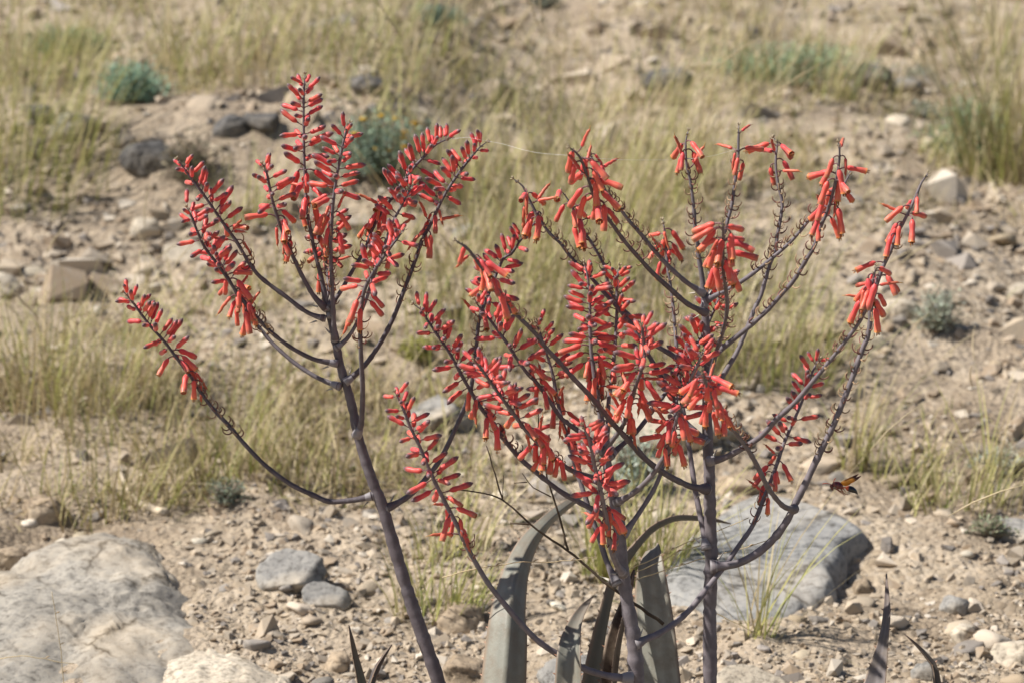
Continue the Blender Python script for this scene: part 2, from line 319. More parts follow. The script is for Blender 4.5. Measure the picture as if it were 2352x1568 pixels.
def outcrop(outline, h, power, tilt, seed, mat, label, rough=.012):
    """a rock showing through the soil: its outline on the ground, how far it stands out, how steep its rim is"""
    r = np.random.default_rng(seed); O = np.array([on_ground(*p) for p in outline]); c = O.mean(0); D = O - c; a = np.arctan2(D[:, 1], D[:, 0]); q = np.hypot(D[:, 0], D[:, 1]); i = np.argsort(a); a, q = a[i], q[i]
    aa = np.linspace(-math.pi, math.pi, 150, endpoint=False); rr = np.interp(aa, np.concatenate([a[-1:] - 2 * math.pi, a, a[:1] + 2 * math.pi]), np.concatenate([q[-1:], q, q[:1]])); rr = rr * (1 + .10 * fbm(np.cos(aa) * 3 + seed, np.sin(aa) * 3, 1.5, 4, seed))
    OUT.append((c, aa, rr)); tt = np.concatenate([[0.001], np.linspace(.06, .8, 26), np.linspace(.82, 1.12, 22)]); A, T_ = np.meshgrid(aa, tt); X_ = c[0] + np.cos(A) * rr[None] * T_; Y_ = c[1] + np.sin(A) * rr[None] * T_
    G = c[2] + .127 * (Y_ - c[1]); H = h * (1 - T_ ** power) - .5 * h * np.maximum(T_ - 1, 0) / .12
    N_ = fbm(X_, Y_, 7, 4, seed) * rough * 2.2 + np.abs(fbm(X_, Y_, 17, 3, seed + 5)) * -rough * 1.6; st = np.floor(fbm(X_, Y_, 3.1, 2, seed + 9) * 7) / 7 * rough * 1.7
    Z_ = G + H + N_ + st + tilt[0] * (X_ - c[0]) + tilt[1] * (Y_ - c[1]); V = np.stack([X_, Y_, Z_], -1).reshape(-1, 3) - c; n_, m_ = X_.shape; id_ = np.arange(n_ * m_).reshape(n_, m_); nx = np.roll(id_, -1, 1)
    F_ = np.stack([id_[:-1], nx[:-1], nx[1:], id_[1:]], -1).reshape(-1, 4)
    tag(link("rock", mesh_np("rock", V, F_, None, mat), None, tuple(c)), label, "rock", "rocks lying on the slope")
outcrop([(-220, 1420), (-60, 1350), (20, 1350), (110, 1300), (205, 1262), (300, 1266), (380, 1300), (420, 1360), (440, 1425), (500, 1485), (570, 1535), (630, 1610), (480, 1700), (100, 1720), (-220, 1700)], .045, 3.0, (-.03, .03), 3, "warm_limestone", ROCKS[0][4], .024)
outcrop([(430, 1470), (520, 1490), (600, 1548), (650, 1640), (560, 1720), (380, 1700), (350, 1560)], .022, 3.5, (0, .0), 8, "pale_limestone", ROCKS[1][4], .016)
outcrop([(1520, 1345), (1570, 1300), (1630, 1240), (1755, 1198), (1895, 1194), (1975, 1222), (1996, 1260), (1940, 1300), (1905, 1350), (1850, 1400), (1780, 1436), (1680, 1440), (1570, 1410)], .042, 14, (.02, .03), 12, "slab_grey", ROCKS[2][4], .009)
BIGZ = [.02, .2, -.08, 0, 0, .0]
BIG = [(85, 1412, .46, .38, .19), (470, 1560, .20, .14, .085), (1750, 1295, .225, .31, .155), None, None, (1570, 985, .15, .20, .075)]      # the three slabs that lie almost flush with the slope
for k, (bx, mat, dr, seed, lab, cut, ro) in enumerate(ROCKS):
    if k < 3: continue
    x0, x1, yt, yb = bx; g = on_ground((x0 + x1) / 2, min(yb - .12 * (yb - yt), 1640)); s = px(g)
    wd = (x1 - x0) / 2 * s; view = math.radians(19); ht = (yb - yt) * s
    dp = wd * dr; hz = max(.36 * wd, (ht - 2 * dp * math.sin(view) * .4) * .68) * 1.28
    sub = 5 if (x1 - x0) > 250 else 4
    hz = min(hz, .85 * wd)
    if 6 <= k <= 15: wd *= 1.2; dp *= 1.1
    if len(BIG) > k and BIG[k]: wd, dp, hz, g = *BIG[k][2:], on_ground(BIG[k][0], BIG[k][1]); g = g - np.array([0, dp * .55, hz * BIGZ[k]])
    o = link("rock", rock_mesh("rock", (wd * 1.06, dp, hz), seed, mat, sub, 6, ro * 1.25, cut), None, (g[0], g[1] + dp * .55, g[2] + hz * (.26 if k < 6 or k > 15 else .46)))
    o.rotation_euler = (random.uniform(-.08, .08), random.uniform(-.08, .08), random.uniform(-.3, .3))
    tag(o, lab, "rock", "rocks lying on the slope")

def on_rock(x, y, k=.96):
    m = np.zeros(np.shape(x), bool)
    for c, aa, rr in OUT: m |= np.hypot(x - c[0], y - c[1]) < k * np.interp(np.arctan2(y - c[1], x - c[0]), aa, rr, period=2 * math.pi)
    return m
def hull_variants(n, pts, seed):
    r = np.random.default_rng(seed); out = []
    for k in range(n):
        bm = bmesh.new()
        for p in r.normal(size=(pts, 3)): bm.verts.new(nrm(p) * np.array([1, r.uniform(.7, 1), r.uniform(.6, 1)]) * r.uniform(.8, 1.1))
        res = bmesh.ops.convex_hull(bm, input=bm.verts); bmesh.ops.delete(bm, geom=[v for v in bm.verts if not v.link_faces], context='VERTS')
        bmesh.ops.triangulate(bm, faces=bm.faces); bm.normal_update()
        bm.verts.index_update(); out.append((np.array([v.co[:] for v in bm.verts]), np.array([[v.index for v in f.verts] for f in bm.faces]))); bm.free()
    return out
STONE_COLS = np.array([(.44, .36, .26), (.53, .45, .345), (.38, .32, .245), (.30, .265, .23), (.35, .27, .185), (.46, .375, .27), (.58, .51, .41), (.21, .185, .16)])
STONE_WORDS = ['tan', 'cream', 'beige grey', 'grey', 'brown', 'sandy', 'whitish', 'dark']
def wedge(n, y0, y1, r, spread=.285):
    """points over the ground the photo shows, thinning out with distance"""
    t = r.random(n); y = 1 / (1 / y0 + t * (1 / y1 - 1 / y0)); x = (r.random(n) * 2 - 1) * (spread * y + .25); return x, y
# grass cover: blobs (overview x, y, radius m, amount)
BLOBS = [(180, 900, .8, 1.0), (420, 860, .8, .9), (60, 700, .8, .8), (300, 1080, .45, .7), (560, 1000, .5, .7), (650, 1080, .35, .5), (80, 1050, .5, .9), (5, 340, 1.0, .8),
         (1150, 560, 1.0, 1.1), (1300, 420, 1.2, 1.0), (1050, 640, .8, .8), (1420, 350, 1.5, .8), (1250, 240, 1.6, .8), (700, 130, 2.2, .9), (450, 110, 2.2, .8), (950, 150, 2.0, .8), (300, 60, 2.5, .7),
         (1800, 90, 2.5, .9), (1650, 60, 2.5, .7), (2320, 400, .8, .9), (2250, 120, 2.0, .3), (1720, 800, .6, .9), (1500, 820, .6, .8), (1850, 640, .7, .45), (1000, 1200, .3, .8), (1050, 1330, .18, .8), (740, 620, .6, .5),
         (2230, 1070, .28, .8), (2100, 1090, .22, .7), (1950, 900, .4, .3), (520, 760, .5, .5), (840, 980, .4, .6), (900, 800, .5, .6), (200, 170, 1.2, .4), (100, 110, 2, .7), (2000, 560, .8, .35), (2200, 560, .8, .35), (1620, 1180, .2, .5)]
BL = [(on_ground(a, b)[:2], r * shrink(b), c) for a, b, r, c in BLOBS]
BAREB = [(on_ground(a, b)[:2], r * shrink(b), c) for a, b, r, c in [(250, 560, .9, .8), (330, 450, 1.2, .8), (180, 1320, .4, 1), (700, 1440, .5, .9), (1950, 1400, .7, 1.2), (2200, 1330, .5, 1), (2000, 780, .7, .4), (560, 1250, .25, .5), (1900, 300, 1.5, .5), (2150, 820, .6, .5), (1580, 960, .3, .9), (1760, 1280, .35, 1), (180, 400, .8, .9), (480, 380, 1.0, .8), (600, 300, 1.0, .7), (1750, 560, .7, .4), (2050, 650, .8, .5), (1350, 760, .4, .5), (1250, 900, .4, .6), (900, 560, .5, .4)]]
def cover(x, y):
    m = .15 + 1.1 * fbm(x, y, 1.3, 3, 41)
    for c, r, a in BL: m = m + .72 * a * np.exp(-((x - c[0]) ** 2 + (y - c[1]) ** 2) / r ** 2)
    for c, r, a in BAREB: m = m - a * np.exp(-((x - c[0]) ** 2 + (y - c[1]) ** 2) / r ** 2)
    return np.clip(m, 0.02, 1.3)

r = np.random.default_rng(5)
SV = []
for k in range(16):
    me = rock_mesh("stone", (1, .85, .62), 700 + k, "stone_mix", 3 if k % 2 else 2, 11, .16); C = np.tile(STONE_COLS[k % 8], (len(me.vertices), 1))
    ca = me.color_attributes.new("Col", 'FLOAT_COLOR', 'POINT'); ca.data.foreach_set("color", np.concatenate([C, np.ones((len(C), 1))], 1).astype(np.float32).ravel()); SV.append(me)
ZONES = [("stone", "small loose stone in the bare rubble at lower right", lambda x, y: (x > .3) & (y < 5.2)),
         ("stone", "small loose stone on the ground at lower left and middle", lambda x, y: (x <= .3) & (y < 5.2)),
         ("stone", "small stone scattered over the open slope farther back", lambda x, y: y >= 5.2)]
cnt = 0
while cnt < 290:
    x, y = wedge(1, 3.35, 11, r); x, y = float(x[0]), float(y[0])
    if (r.random() < .75 * float(cover(x, y)) and y > 4) or bool(on_rock(x, y, 1.02)): continue
    s = float(np.clip(r.lognormal(math.log(.0155), .5), .008, .06)) * (1 + .22 * (y - 3.3))
    vk = int(r.integers(16)); o = link("stone", SV[vk], None, (x, y, float(ground(x, y)) - s * .02)); o.scale = (s * r.uniform(.8, 1.3), s, s * r.uniform(.6, 1)); o.rotation_euler = (r.uniform(-.4, .4), r.uniform(-.4, .4), r.uniform(0, 6.3))
    for nm, lab, f in ZONES:
        if f(x, y): sw = STONE_WORDS[vk % 8]; tag(o, lab.replace("small ", "small " + sw + " "), "stone", lab.replace("small loose stone", "loose " + sw + " stones").replace("small stone", sw + " stones")); break
    cnt += 1
# gravel: everything smaller
HV = hull_variants(12, 10, 99); Vs = []; Fs = []; Cs = []; off = 0; NG = 80000
x, y = wedge(NG, 3.1, 12.5, r); cv = cover(x, y); keep = (r.random(NG) > .45 * np.clip(cv, 0, 1)) & (r.random(NG) < np.clip(.55 + 4.0 * (fbm(x, y, 2.6, 3, 91) + .06), .2, 1)) & ~on_rock(x, y); x, y = x[keep], y[keep]; z = ground(x, y)
sz = r.gamma(1.25, .0026, len(x)) * (1 + .42 * (y - 3.1)) * np.where((r.random(len(x)) < .09) & (y > 4.3), r.uniform(1.6, 3.2, len(x)), 1) + .0013
ang = r.uniform(0, 6.283, len(x)); vi = r.integers(0, 12, len(x)); ci = r.choice([0, 0, 0, 1, 2, 2, 3, 4, 4, 4, 5, 5, 5, 6, 7], len(x)); br = r.uniform(.8, 1.15, len(x))
for k in range(12):
    s = vi == k; V, F_ = HV[k]; n = int(s.sum()); ca, sa = np.cos(ang[s])[:, None], np.sin(ang[s])[:, None]
    P3 = np.stack([(V[None, :, 0] * ca - V[None, :, 1] * sa) * sz[s][:, None] + x[s][:, None], (V[None, :, 0] * sa + V[None, :, 1] * ca) * sz[s][:, None] + y[s][:, None], V[None, :, 2] * sz[s][:, None] * 1.05 + (z[s] + sz[s] * .05)[:, None]], -1)
    Vs.append(P3.reshape(-1, 3)); Fs.append((F_[None] + (np.arange(n) * len(V))[:, None, None] + off).reshape(-1, 3)); Cs.append(np.repeat(STONE_COLS[ci[s]] * br[s][:, None], len(V), 0)); off += n * len(V)
me = mesh_np("gravel", np.concatenate(Vs), np.concatenate(Fs), np.concatenate(Cs), "stone_mix", False)
tag(link("gravel", me, kind="stuff"), "fine tan and grey gravel and crumbs of soil over the slope", "gravel")

# ------------------------------------------------------------------ grass
def blades(base, az, lean, h, wd, curve, col, segs=4, tipcol=None):
    n = len(base); t = np.linspace(0, 1, segs + 1)[None, :, None]
    dirh = np.stack([np.cos(az), np.sin(az), 0 * az], -1)[:, None]; L_ = h[:, None, None]
    out = np.sin(lean)[:, None, None] * t + curve[:, None, None] * t ** 2 * .6
    up = np.cos(lean)[:, None, None] * t - curve[:, None, None] * t ** 2.2 * .35
    C3 = base[:, None] + dirh * out * L_ + np.array([0, 0, 1.0]) * up * L_
    wa = az + rng.uniform(.6, 2.5, n); wv = np.stack([np.cos(wa), np.sin(wa), 0 * wa], -1)[:, None] * wd[:, None, None] * .5
    pf = (1 - .75 * t ** 1.5)
    A, B = C3[:, :-1] - wv * pf[:, :-1], C3[:, :-1] + wv * pf[:, :-1]
    V = np.concatenate([np.stack([A, B], 2).reshape(n, -1, 3), C3[:, -1:]], 1); m_ = 2 * segs + 1
    f4 = np.array([[2 * k, 2 * k + 1, 2 * k + 3, 2 * k + 2] for k in range(segs - 1)]); f3 = np.array([[2 * segs - 2, 2 * segs - 1, 2 * segs]])
    o_ = (np.arange(n) * m_)[:, None, None]
    tt = np.concatenate([np.repeat(t[0, :-1, 0], 2), [1.0]])[None, :, None]
    tc_ = col if tipcol is None else tipcol
    C = col[:, None] * (1 - tt) + tc_[:, None] * tt
    return V.reshape(-1, 3), [(f4[None] + o_).reshape(-1, 4), (f3[None] + o_).reshape(-1, 3)], C.reshape(-1, 3)
STRAW = np.array([(.50, .41, .245), (.60, .51, .33), (.42, .33, .19), (.43, .37, .18), (.31, .235, .13)])
GREEN = np.array([(.29, .31, .085), (.37, .365, .105), (.20, .24, .06), (.42, .39, .13), (.31, .31, .105)])
def pick(r, pal, n): return pal[r.integers(0, len(pal), n)] * r.uniform(.8, 1.2, (n, 1))
r = np.random.default_rng(12)
NB = 125000
x, y = wedge(NB, 3.3, 14, r, .30); cv = cover(x, y); keep = (r.random(NB) < np.clip(cv * .74, 0, 1) ** 1.5) & ~on_rock(x, y); x, y, cv = x[keep], y[keep], cv[keep]
n = len(x); cl = .6 * vnoise(x * 4.2, y * 4.2, 71) + .4 * vnoise(x * 11, y * 11, 73); keep = r.random(n) < np.clip((cl - .38) * 3.6, .05, 1); x, y, cv = x[keep], y[keep], cv[keep]; n = len(x)
gm = np.clip(fbm(x, y, .7, 3, 55) * 1.6 + .28 + .16 * (cv > .9), 0, 1)
isg = r.random(n) < gm * .5
col = np.where(isg[:, None], pick(r, GREEN, n), pick(r, STRAW, n))
h = r.gamma(2.0, .037, n) * (.5 + .75 * np.clip(cv, 0, 1.1)) * np.clip(.8 + .05 * (y - 4), .75, 1.35) + .02
lean = np.abs(r.normal(.35, .35, n)); lean = np.where(r.random(n) < .38, r.uniform(.9, 1.5, n), lean)
V, F_, C = blades(np.stack([x, y, ground(x, y) - .004], -1), r.uniform(0, 6.283, n), lean, h, r.uniform(.0015, .0042, n) * (1 + .2 * (y - 3.3)), r.uniform(.05, .8, n), col, 3, col * .65 + np.array([.52, .42, .23]) * .35)
me = mesh_np("dry_grass", V, F_, C, "grass_blade")
tag(link("dry_grass", me, kind="stuff"), "short dry straw and olive grass growing over the slope", "grass")

# tufts: (x, y of foot), height, blades, foot radius, greenness, lean, tall heads share, label
TUFTS = [
 (1130, 800, .6, 750, .30, .5, "tall yellow green tussock behind the left plant's right spikes"),
 (1290, 640, .85, 800, .33, .5, "tall feathery straw tussock right of the silk thread"),
 (1430, 480, .95, 650, .42, .4, "wind bent pale grass clump at upper middle"),
 (1000, 420, .5, 500, .35, .45, "olive grass clump above the arching flower spikes"),
 (1460, 860, .45, 500, .25, .5, "green and straw grass behind the crowded buds"),
 (1740, 860, .42, 600, .22, .55, "green grass clump between the right plant's stems"),
 (1690, 700, .40, 400, .25, .5, "thin grass clump under the topmost right flowers"),
 (2330, 420, 1.5, 800, .22, .35, "very tall straw grass clump at the right edge"),
 (2260, 400, .3, 500, .3, .7, "low green grass at the foot of the tall clump"),
 (30, 430, .75, 900, .4, .8, "lush green tall grass at the left edge"),
 (60, 190, .6, 400, .4, .7, "yellow green grass behind the left dark boulders"),
 (120, 930, .42, 700, .3, .4, "brown straw tussock at far left middle"),
 (330, 960, .36, 600, .3, .4, "bushy dry tussock under the lowest left flower spike"),
 (540, 1080, .26, 400, .2, .5, "small dry tussock below the curved left branch"),
 (250, 1170, .22, 350, .16, .45, "dark green tussock just above the huge grey boulder"),
 (1000, 1420, .22, 320, .09, .75, "fresh green tuft beside the leaning stalk"),
 (1040, 1280, .22, 220, .08, .6, "thin tuft behind the low left raceme"),
 (1506, 1340, .36, 110, .06, .75, "slender green stems between the two upright stalks"),
 (1742, 1462, .42, 34, .03, .5, "slender yellow green stems right of the straight stalk"),
 (1390, 1340, .30, 90, .05, .8, "green stems behind the forked middle stalk"),
 (2230, 1160, .17, 420, .14, .6, "low green and brown tuft beyond the wasp"),
 (2090, 1110, .22, 200, .09, .7, "upright green tuft right of the wasp"),
 (1960, 1080, .33, 40, .03, .6, "few tall grass stems above the wasp"),
 (2270, 1130, .36, 26, .03, .45, "tall yellow stems with purplish heads at right"),
 (1880, 820, .25, 160, .1, .4, "dry tuft beside the sunlit tan rock"),
 (820, 640, .34, 350, .2, .35, "brown grass behind the left plant's main spike"),
 (560, 520, .40, 260, .12, .55, "thin green grass stems right of the upper left raceme"),
 (1820, 210, .75, 500, .6, .45, "tall straw grass growing around the big green bush"),
 (650, 170, .6, 700, .7, .5, "olive grass strip behind the left plant's top"),
 (420, 130, .5, 500, .7, .6, "yellow green grass behind the blue green shrub"),
 (980, 140, .6, 500, .7, .5, "straw grass near the white topped rock"),
]
for (fx, fy, hh, nb, rad, gr, lab) in TUFTS:
    nb = int(nb * (.34 if nb > 150 else 1)); k_ = shrink(fy); rad *= .8 * k_; hh *= k_
    g = on_ground(fx, fy); n = nb
    a = r.uniform(0, 6.283, n); q = np.sqrt(r.random(n)) * rad; bx = g[0] + np.cos(a) * q * 1.3; by = g[1] + np.sin(a) * q * .8
    base = np.stack([bx, by, ground(bx, by) - .005], -1)
    isg = r.random(n) < gr; col = np.where(isg[:, None], pick(r, GREEN, n), pick(r, STRAW, n))
    far = (1 + .13 * (g[1] - 3.3)); h = hh * r.uniform(.4, 1.05, n)
    az = np.where(r.random(n) < .35, r.normal(.25, .5, n), a + r.normal(0, .6, n))
    V, F_, C = blades(base, az, np.abs(r.normal(.22, .22, n)), h, r.uniform(.0018, .0042, n) * far, r.uniform(.05, .55, n), col, 4, col * .55 + np.array([.56, .47, .27]) * .45)
    o = empty("grass_tuft", (g[0], g[1], g[2]), lab, "grass", "grass clumps on the slope")
    link("blades", mesh_np("blades", V - g, F_, C, "grass_blade"), o, kind="stuff")
    nh = max(4, nb // 30) if hh > .28 else 0                     # seed heads on tall culms
    if nh:
        s = np.argsort(-h)[:nh]; mb = MB()
        tip = V.reshape(n, 9, 3)[s][:, -1]; pre = V.reshape(n, 9, 3)[s][:, 6]
        for p0, p1 in zip(pre, tip):
            d = p1 - p0; pts = [p1 - d * .1, p1 + d * .35, p1 + d * .8 + np.array([.006, 0, -.004]), p1 + d * 1.2 + np.array([.016, 0, -.012])]
            mb.add(*sweep(np.array(pts) - g, np.array([.0007, .0014, .0012, .0004]) * far, 4, (.50, .41, .26)))
        link("seed_heads", mb.mesh("seed_heads", "dry_plant"), o, kind="stuff")

# ------------------------------------------------------------------ shrubs
def shrub(fx, fy, wpx, hpx, col, lab, nl=2600, flowers=None, leaf=.013, seed=0, stemc=(.25, .2, .15)):
    r = np.random.default_rng(seed + 900); g = on_ground(fx, fy); s = px(g); W, H = wpx / 2 * s, hpx * s
    o = empty("shrub", tuple(g), lab, "shrub", "low shrubs on the slope"); mb = MB(); tips = []
    for k in range(48):
        a = r.uniform(0, 6.283); e = r.uniform(.15, 1); end = np.array([math.cos(a) * W * r.uniform(.3, 1.15) * (1.3 - .6 * e), math.sin(a) * W * .8 * r.uniform(.3, 1.1) * (1.3 - .6 * e), H * e])
        mid = end * np.array([.45, .45, .6]); P3 = spline([np.zeros(3) - [0, 0, .01], mid, end], max(.02, W / 8)); mb.add(*sweep(P3, np.linspace(.004, .0015, len(P3)) * (1 + s * 150), 4, stemc)); tips.append(P3)
    link("stems", mb.mesh("stems", "dry_plant"), o, kind="stuff")
    n = nl; pi = r.integers(0, len(tips), n); c = np.array([tips[i][int(len(tips[i]) * r.uniform(.3, .999))] for i in pi]) + r.normal(0, 1, (n, 3)) * np.array([W, W, H * .8]) * .16
    c[:, 2] = np.maximum(c[:, 2], .005); L_ = leaf * (1 + s * 120) * r.uniform(.6, 1.4, n)
    d1 = r.normal(size=(n, 3)); d1[:, 2] = np.abs(d1[:, 2]) + .3; d1 /= np.linalg.norm(d1, axis=1)[:, None]; d2 = np.cross(d1, r.normal(size=(n, 3))); d2 /= np.linalg.norm(d2, axis=1)[:, None] + 1e-9
    V = np.stack([c, c + d1 * L_[:, None] * .5 + d2 * L_[:, None] * .22, c + d1 * L_[:, None], c + d1 * L_[:, None] * .5 - d2 * L_[:, None] * .22], 1).reshape(-1, 3)
    C = np.repeat(np.array(col)[None] * r.uniform(.65, 1.3, (n, 1)) * r.uniform(.93, 1.07, (n, 3)), 4, 0)
    link("foliage", mesh_np("foliage", V, np.arange(4 * n).reshape(n, 4), C, "shrub_leaf", False), o, kind="stuff")
    if flowers:
        mb = MB(); V0, F0 = ICO[2]
        for k in range(flowers):
            t_ = tips[int(r.integers(len(tips)))][-1]; mb.add(V0 * .012 * (1 + s * 60) * np.array([1, 1, .5]) + t_ + np.array([0, 0, .012]), F0, (.62, .36, .03))
        link("yellow_flowers", mb.mesh("yellow_flowers", "shrub_leaf"), o, kind="stuff")
GG = (.33, .43, .27); BG = (.30, .44, .32); SG = (.40, .42, .33)
shrub(310, 236, 150, 80, BG, "blue green rounded shrub on the bank at upper left", 3600, seed=1)
shrub(1800, 190, 360, 78, GG, "big spreading green bush at upper right", 6000, seed=2)
shrub(860, 400, 230, 130, (.27, .35, .26), "grey green shrub dotted with yellow flowers behind the left spikes", 4200, 26, seed=3)
shrub(2230, 370, 220, 130, (.28, .36, .21), "green leafy shrub left of the tall edge grass", 4200, seed=4)
shrub(2150, 760, 110, 90, SG, "small grey shrub with a dark shadow on the bare slope", 1800, seed=5, leaf=.01)
shrub(1450, 1130, 130, 130, (.42, .48, .38), "pale silvery herb behind the forked middle stalk", 1500, None, leaf=.010, seed=6)
shrub(2110, 195, 60, 36, SG, "tiny grey shrub touching the rounded grey rock", 700, seed=7)
shrub(150, 130, 190, 60, (.22, .28, .14), "yellow green bush near the top left corner", 3000, seed=8)
shrub(1000, 60, 130, 40, (.2, .27, .2), "pale green distant bush near the top edge", 1800, seed=9)
shrub(2290, 1090, 110, 70, SG, "silvery low herb among the purplish grass heads", 1200, leaf=.008, seed=10)
shrub(520, 1160, 90, 50, (.24, .27, .2), "small grey herb beneath the curved left branch", 900, leaf=.007, seed=11)
shrub(960, 830, 80, 50, (.3, .30, .08), "small yellow green herb left of the long bare branch", 900, leaf=.010, seed=12)
shrub(440, 420, 130, 100, (.22, .19, .13), "dry brown shrub leaning on the dark lone boulder", 1600, seed=13)
shrub(2120, 270, 60, 30, SG, "grey cushion herb below the rounded grey rock", 600, seed=14)
shrub(1250, 20, 90, 30, (.14, .16, .12), "dark little bush at the top edge", 900, seed=15)
shrub(2280, 1235, 90, 40, (.25, .27, .17), "low green herb against the broad grey edge rock", 700, leaf=.007, seed=16)

# ------------------------------------------------------------------ flower meshes
RED = np.array((.79, .105, .092)); RED2 = np.array((.83, .14, .118)); ORG = np.array((.80, .20, .085)); YEL = np.array((.70, .33, .05))
GREYT = np.array((.16, .105, .112)); PED = np.array((.20, .085, .095)); BRN = np.array((.30, .10, .05)); STEMC = np.array((.185, .16, .168)); STEMD = np.array((.088, .072, .079))
def bud_mesh(L, R, bend, seed):
    r = np.random.default_rng(seed); pl = .0085; n = 11
    t = np.linspace(0, 1, n); zz = pl + t * L
    rad = R * np.array([.35, .82, .97, .9, .86, .9, .97, 1.03, .98, .72, .22])
    P = np.stack([bend * np.concatenate([[0], np.cumsum(t[1:] ** 1.2 / n)]) * L * 2.0, 0 * t, zz], -1)
    C = np.array([PED * .3 + RED * .7, RED * .9, RED, RED, RED2, RED2 * .98, RED * .95, RED * .85 + GREYT * .15, RED * .4 + GREYT * .6, GREYT, GREYT * 1.1])
    mb = MB(); mb.add(*sweep(P, rad, 9, C)); mb.add(*sweep([(0, 0, -.001), (0, 0, pl * .5), (0, 0, pl + .001)], [.0009, .00075, .0013], 5, PED))
    return mb.mesh("bud", "petal")
def hang_path(fin, L, pl, up0=.55):
    """pedicel leaves the stem along +x, bends over to the final pitch angle (radians from +x, negative = down)"""
    pts = [np.zeros(3)]; a0 = up0; m = 6
    for k in range(m):
        a = a0 + (fin - a0) * ((k + .5) / m); pts.append(pts[-1] + np.array([math.cos(a), 0, math.sin(a)]) * pl / m)
    ped = np.array(pts); q = [pts[-1]]; n = 11
    for k in range(n - 1):
        a = fin - .12 * (k / n); q.append(q[-1] + np.array([math.cos(a), 0, math.sin(a)]) * L / (n - 1))
    return ped, np.array(q)
def flower_mesh(fin, L, R, open_, seed):
    r = np.random.default_rng(seed); ped, q = hang_path(fin, L, .0115); mb = MB(); S = 12
    mb.add(*sweep(ped, np.linspace(.001, .0012, len(ped)), 5, PED))
    prof = np.array([.45, .85, 1.0, .96, .86, .84, .9, 1.0, 1.08, 1.05, .95 + .55 * open_]) * R
    V, F, C = sweep(q, prof, S, (1, 1, 1), cap=False); C = C.reshape(len(q), S, 3).copy(); V = V.reshape(len(q), S, 3)
    for k in range(len(q)):
        t = k / 10; stripe = np.array([1.0 if j % 2 else 0.0 for j in range(S)])[:, None]
        base = RED * (1 - t ** 3 * .65) + ORG * t ** 3 * .65
        pale = base * .55 + np.array((.80, .38, .24)) * .45
        sa = np.clip((t - .45) * 1.7, 0, 1); C[k] = base * (1 - stripe * sa) + pale * stripe * sa
        if k == 10: C[k] = YEL * .65 + C[k] * .35
        if open_ < .3 and t > .85: C[k] = C[k] * .6 + GREYT * .4
        if k >= 8:                                       # six lobes at the mouth
            for j in range(S):
                if j % 2 == 0: V[k, j] = V[k, j] * (1 - .10 * (k - 7) / 3) + q[k] * .10 * (k - 7) / 3
    mb.add(V.reshape(-1, 3), F, C.reshape(-1, 3))
    d = nrm(q[-1] - q[-2])
    mb.add(*sweep([q[-1] - d * .004, q[-1] - d * .001], [R * .85, R * .5], 8, (.32, .10, .02)))
    if open_ > .2:
        for k in range(6):                               # stamens and style
            a = k / 6 * 6.283; s = nrm(np.cross(d, [0, 1, 0])); u_ = np.array([0, 1, 0]) * math.cos(a) + s * math.sin(a)
            p0 = q[-1] - d * .004 + u_ * R * .35; p1 = q[-1] + d * r.uniform(.0015, .0045) + u_ * R * .5
            mb.add(*sweep([p0, p1, p1 + d * .0012], [.0005, .0005, .0009], 4, (.50, .20, .03) if k % 2 else (.22, .08, .02)))
    return mb.mesh("flower", "petal")
def withered_mesh(fin, L, R, seed):
    r = np.random.default_rng(seed); ped, q = hang_path(fin, L, .011, .5); mb = MB(); S = 8
    q = q + r.normal(0, .0007, q.shape) * np.linspace(0, 1, len(q))[:, None]
    mb.add(*sweep(ped, np.linspace(.001, .001, len(ped)), 5, PED))
    prof = np.array([.5, .75, .7, .62, .7, .66, .6, .62, .58, .5, .15]) * R; C = []
    for k in range(11):
        t = k / 10; C.append((RED * .75 + BRN * .25) * (1 - t) + (BRN * .6 + ORG * .3) * t)
    V, F, C = sweep(q, prof, S, np.array(C)); C = C.copy(); C[::2] *= 1.35; mb.add(V, F, C)
    d = nrm(q[-1] - q[-2]); mb.add(*sweep([q[-1] - d * .002, q[-1] + d * .005], [.0009, .0003], 4, (.45, .25, .06)))
    return mb.mesh("withered_flower", "petal")
BUDS = [bud_mesh(.0285, .0038, b, k) for k, b in enumerate((.05, .14, -.10, .22, .0, .1))]
FLW = {}
for k, fin in enumerate((-.25, -.7, -1.1, -1.4, -1.65)):
    FLW[k] = [flower_mesh(fin, .031, .0041, o_, 10 * k + i) for i, o_ in enumerate((.0, .1, .55))]
WTH = [withered_mesh(f, .029, .0036, 40 + k) for k, f in enumerate((1.2, .7, .2, -.9, -1.5))]

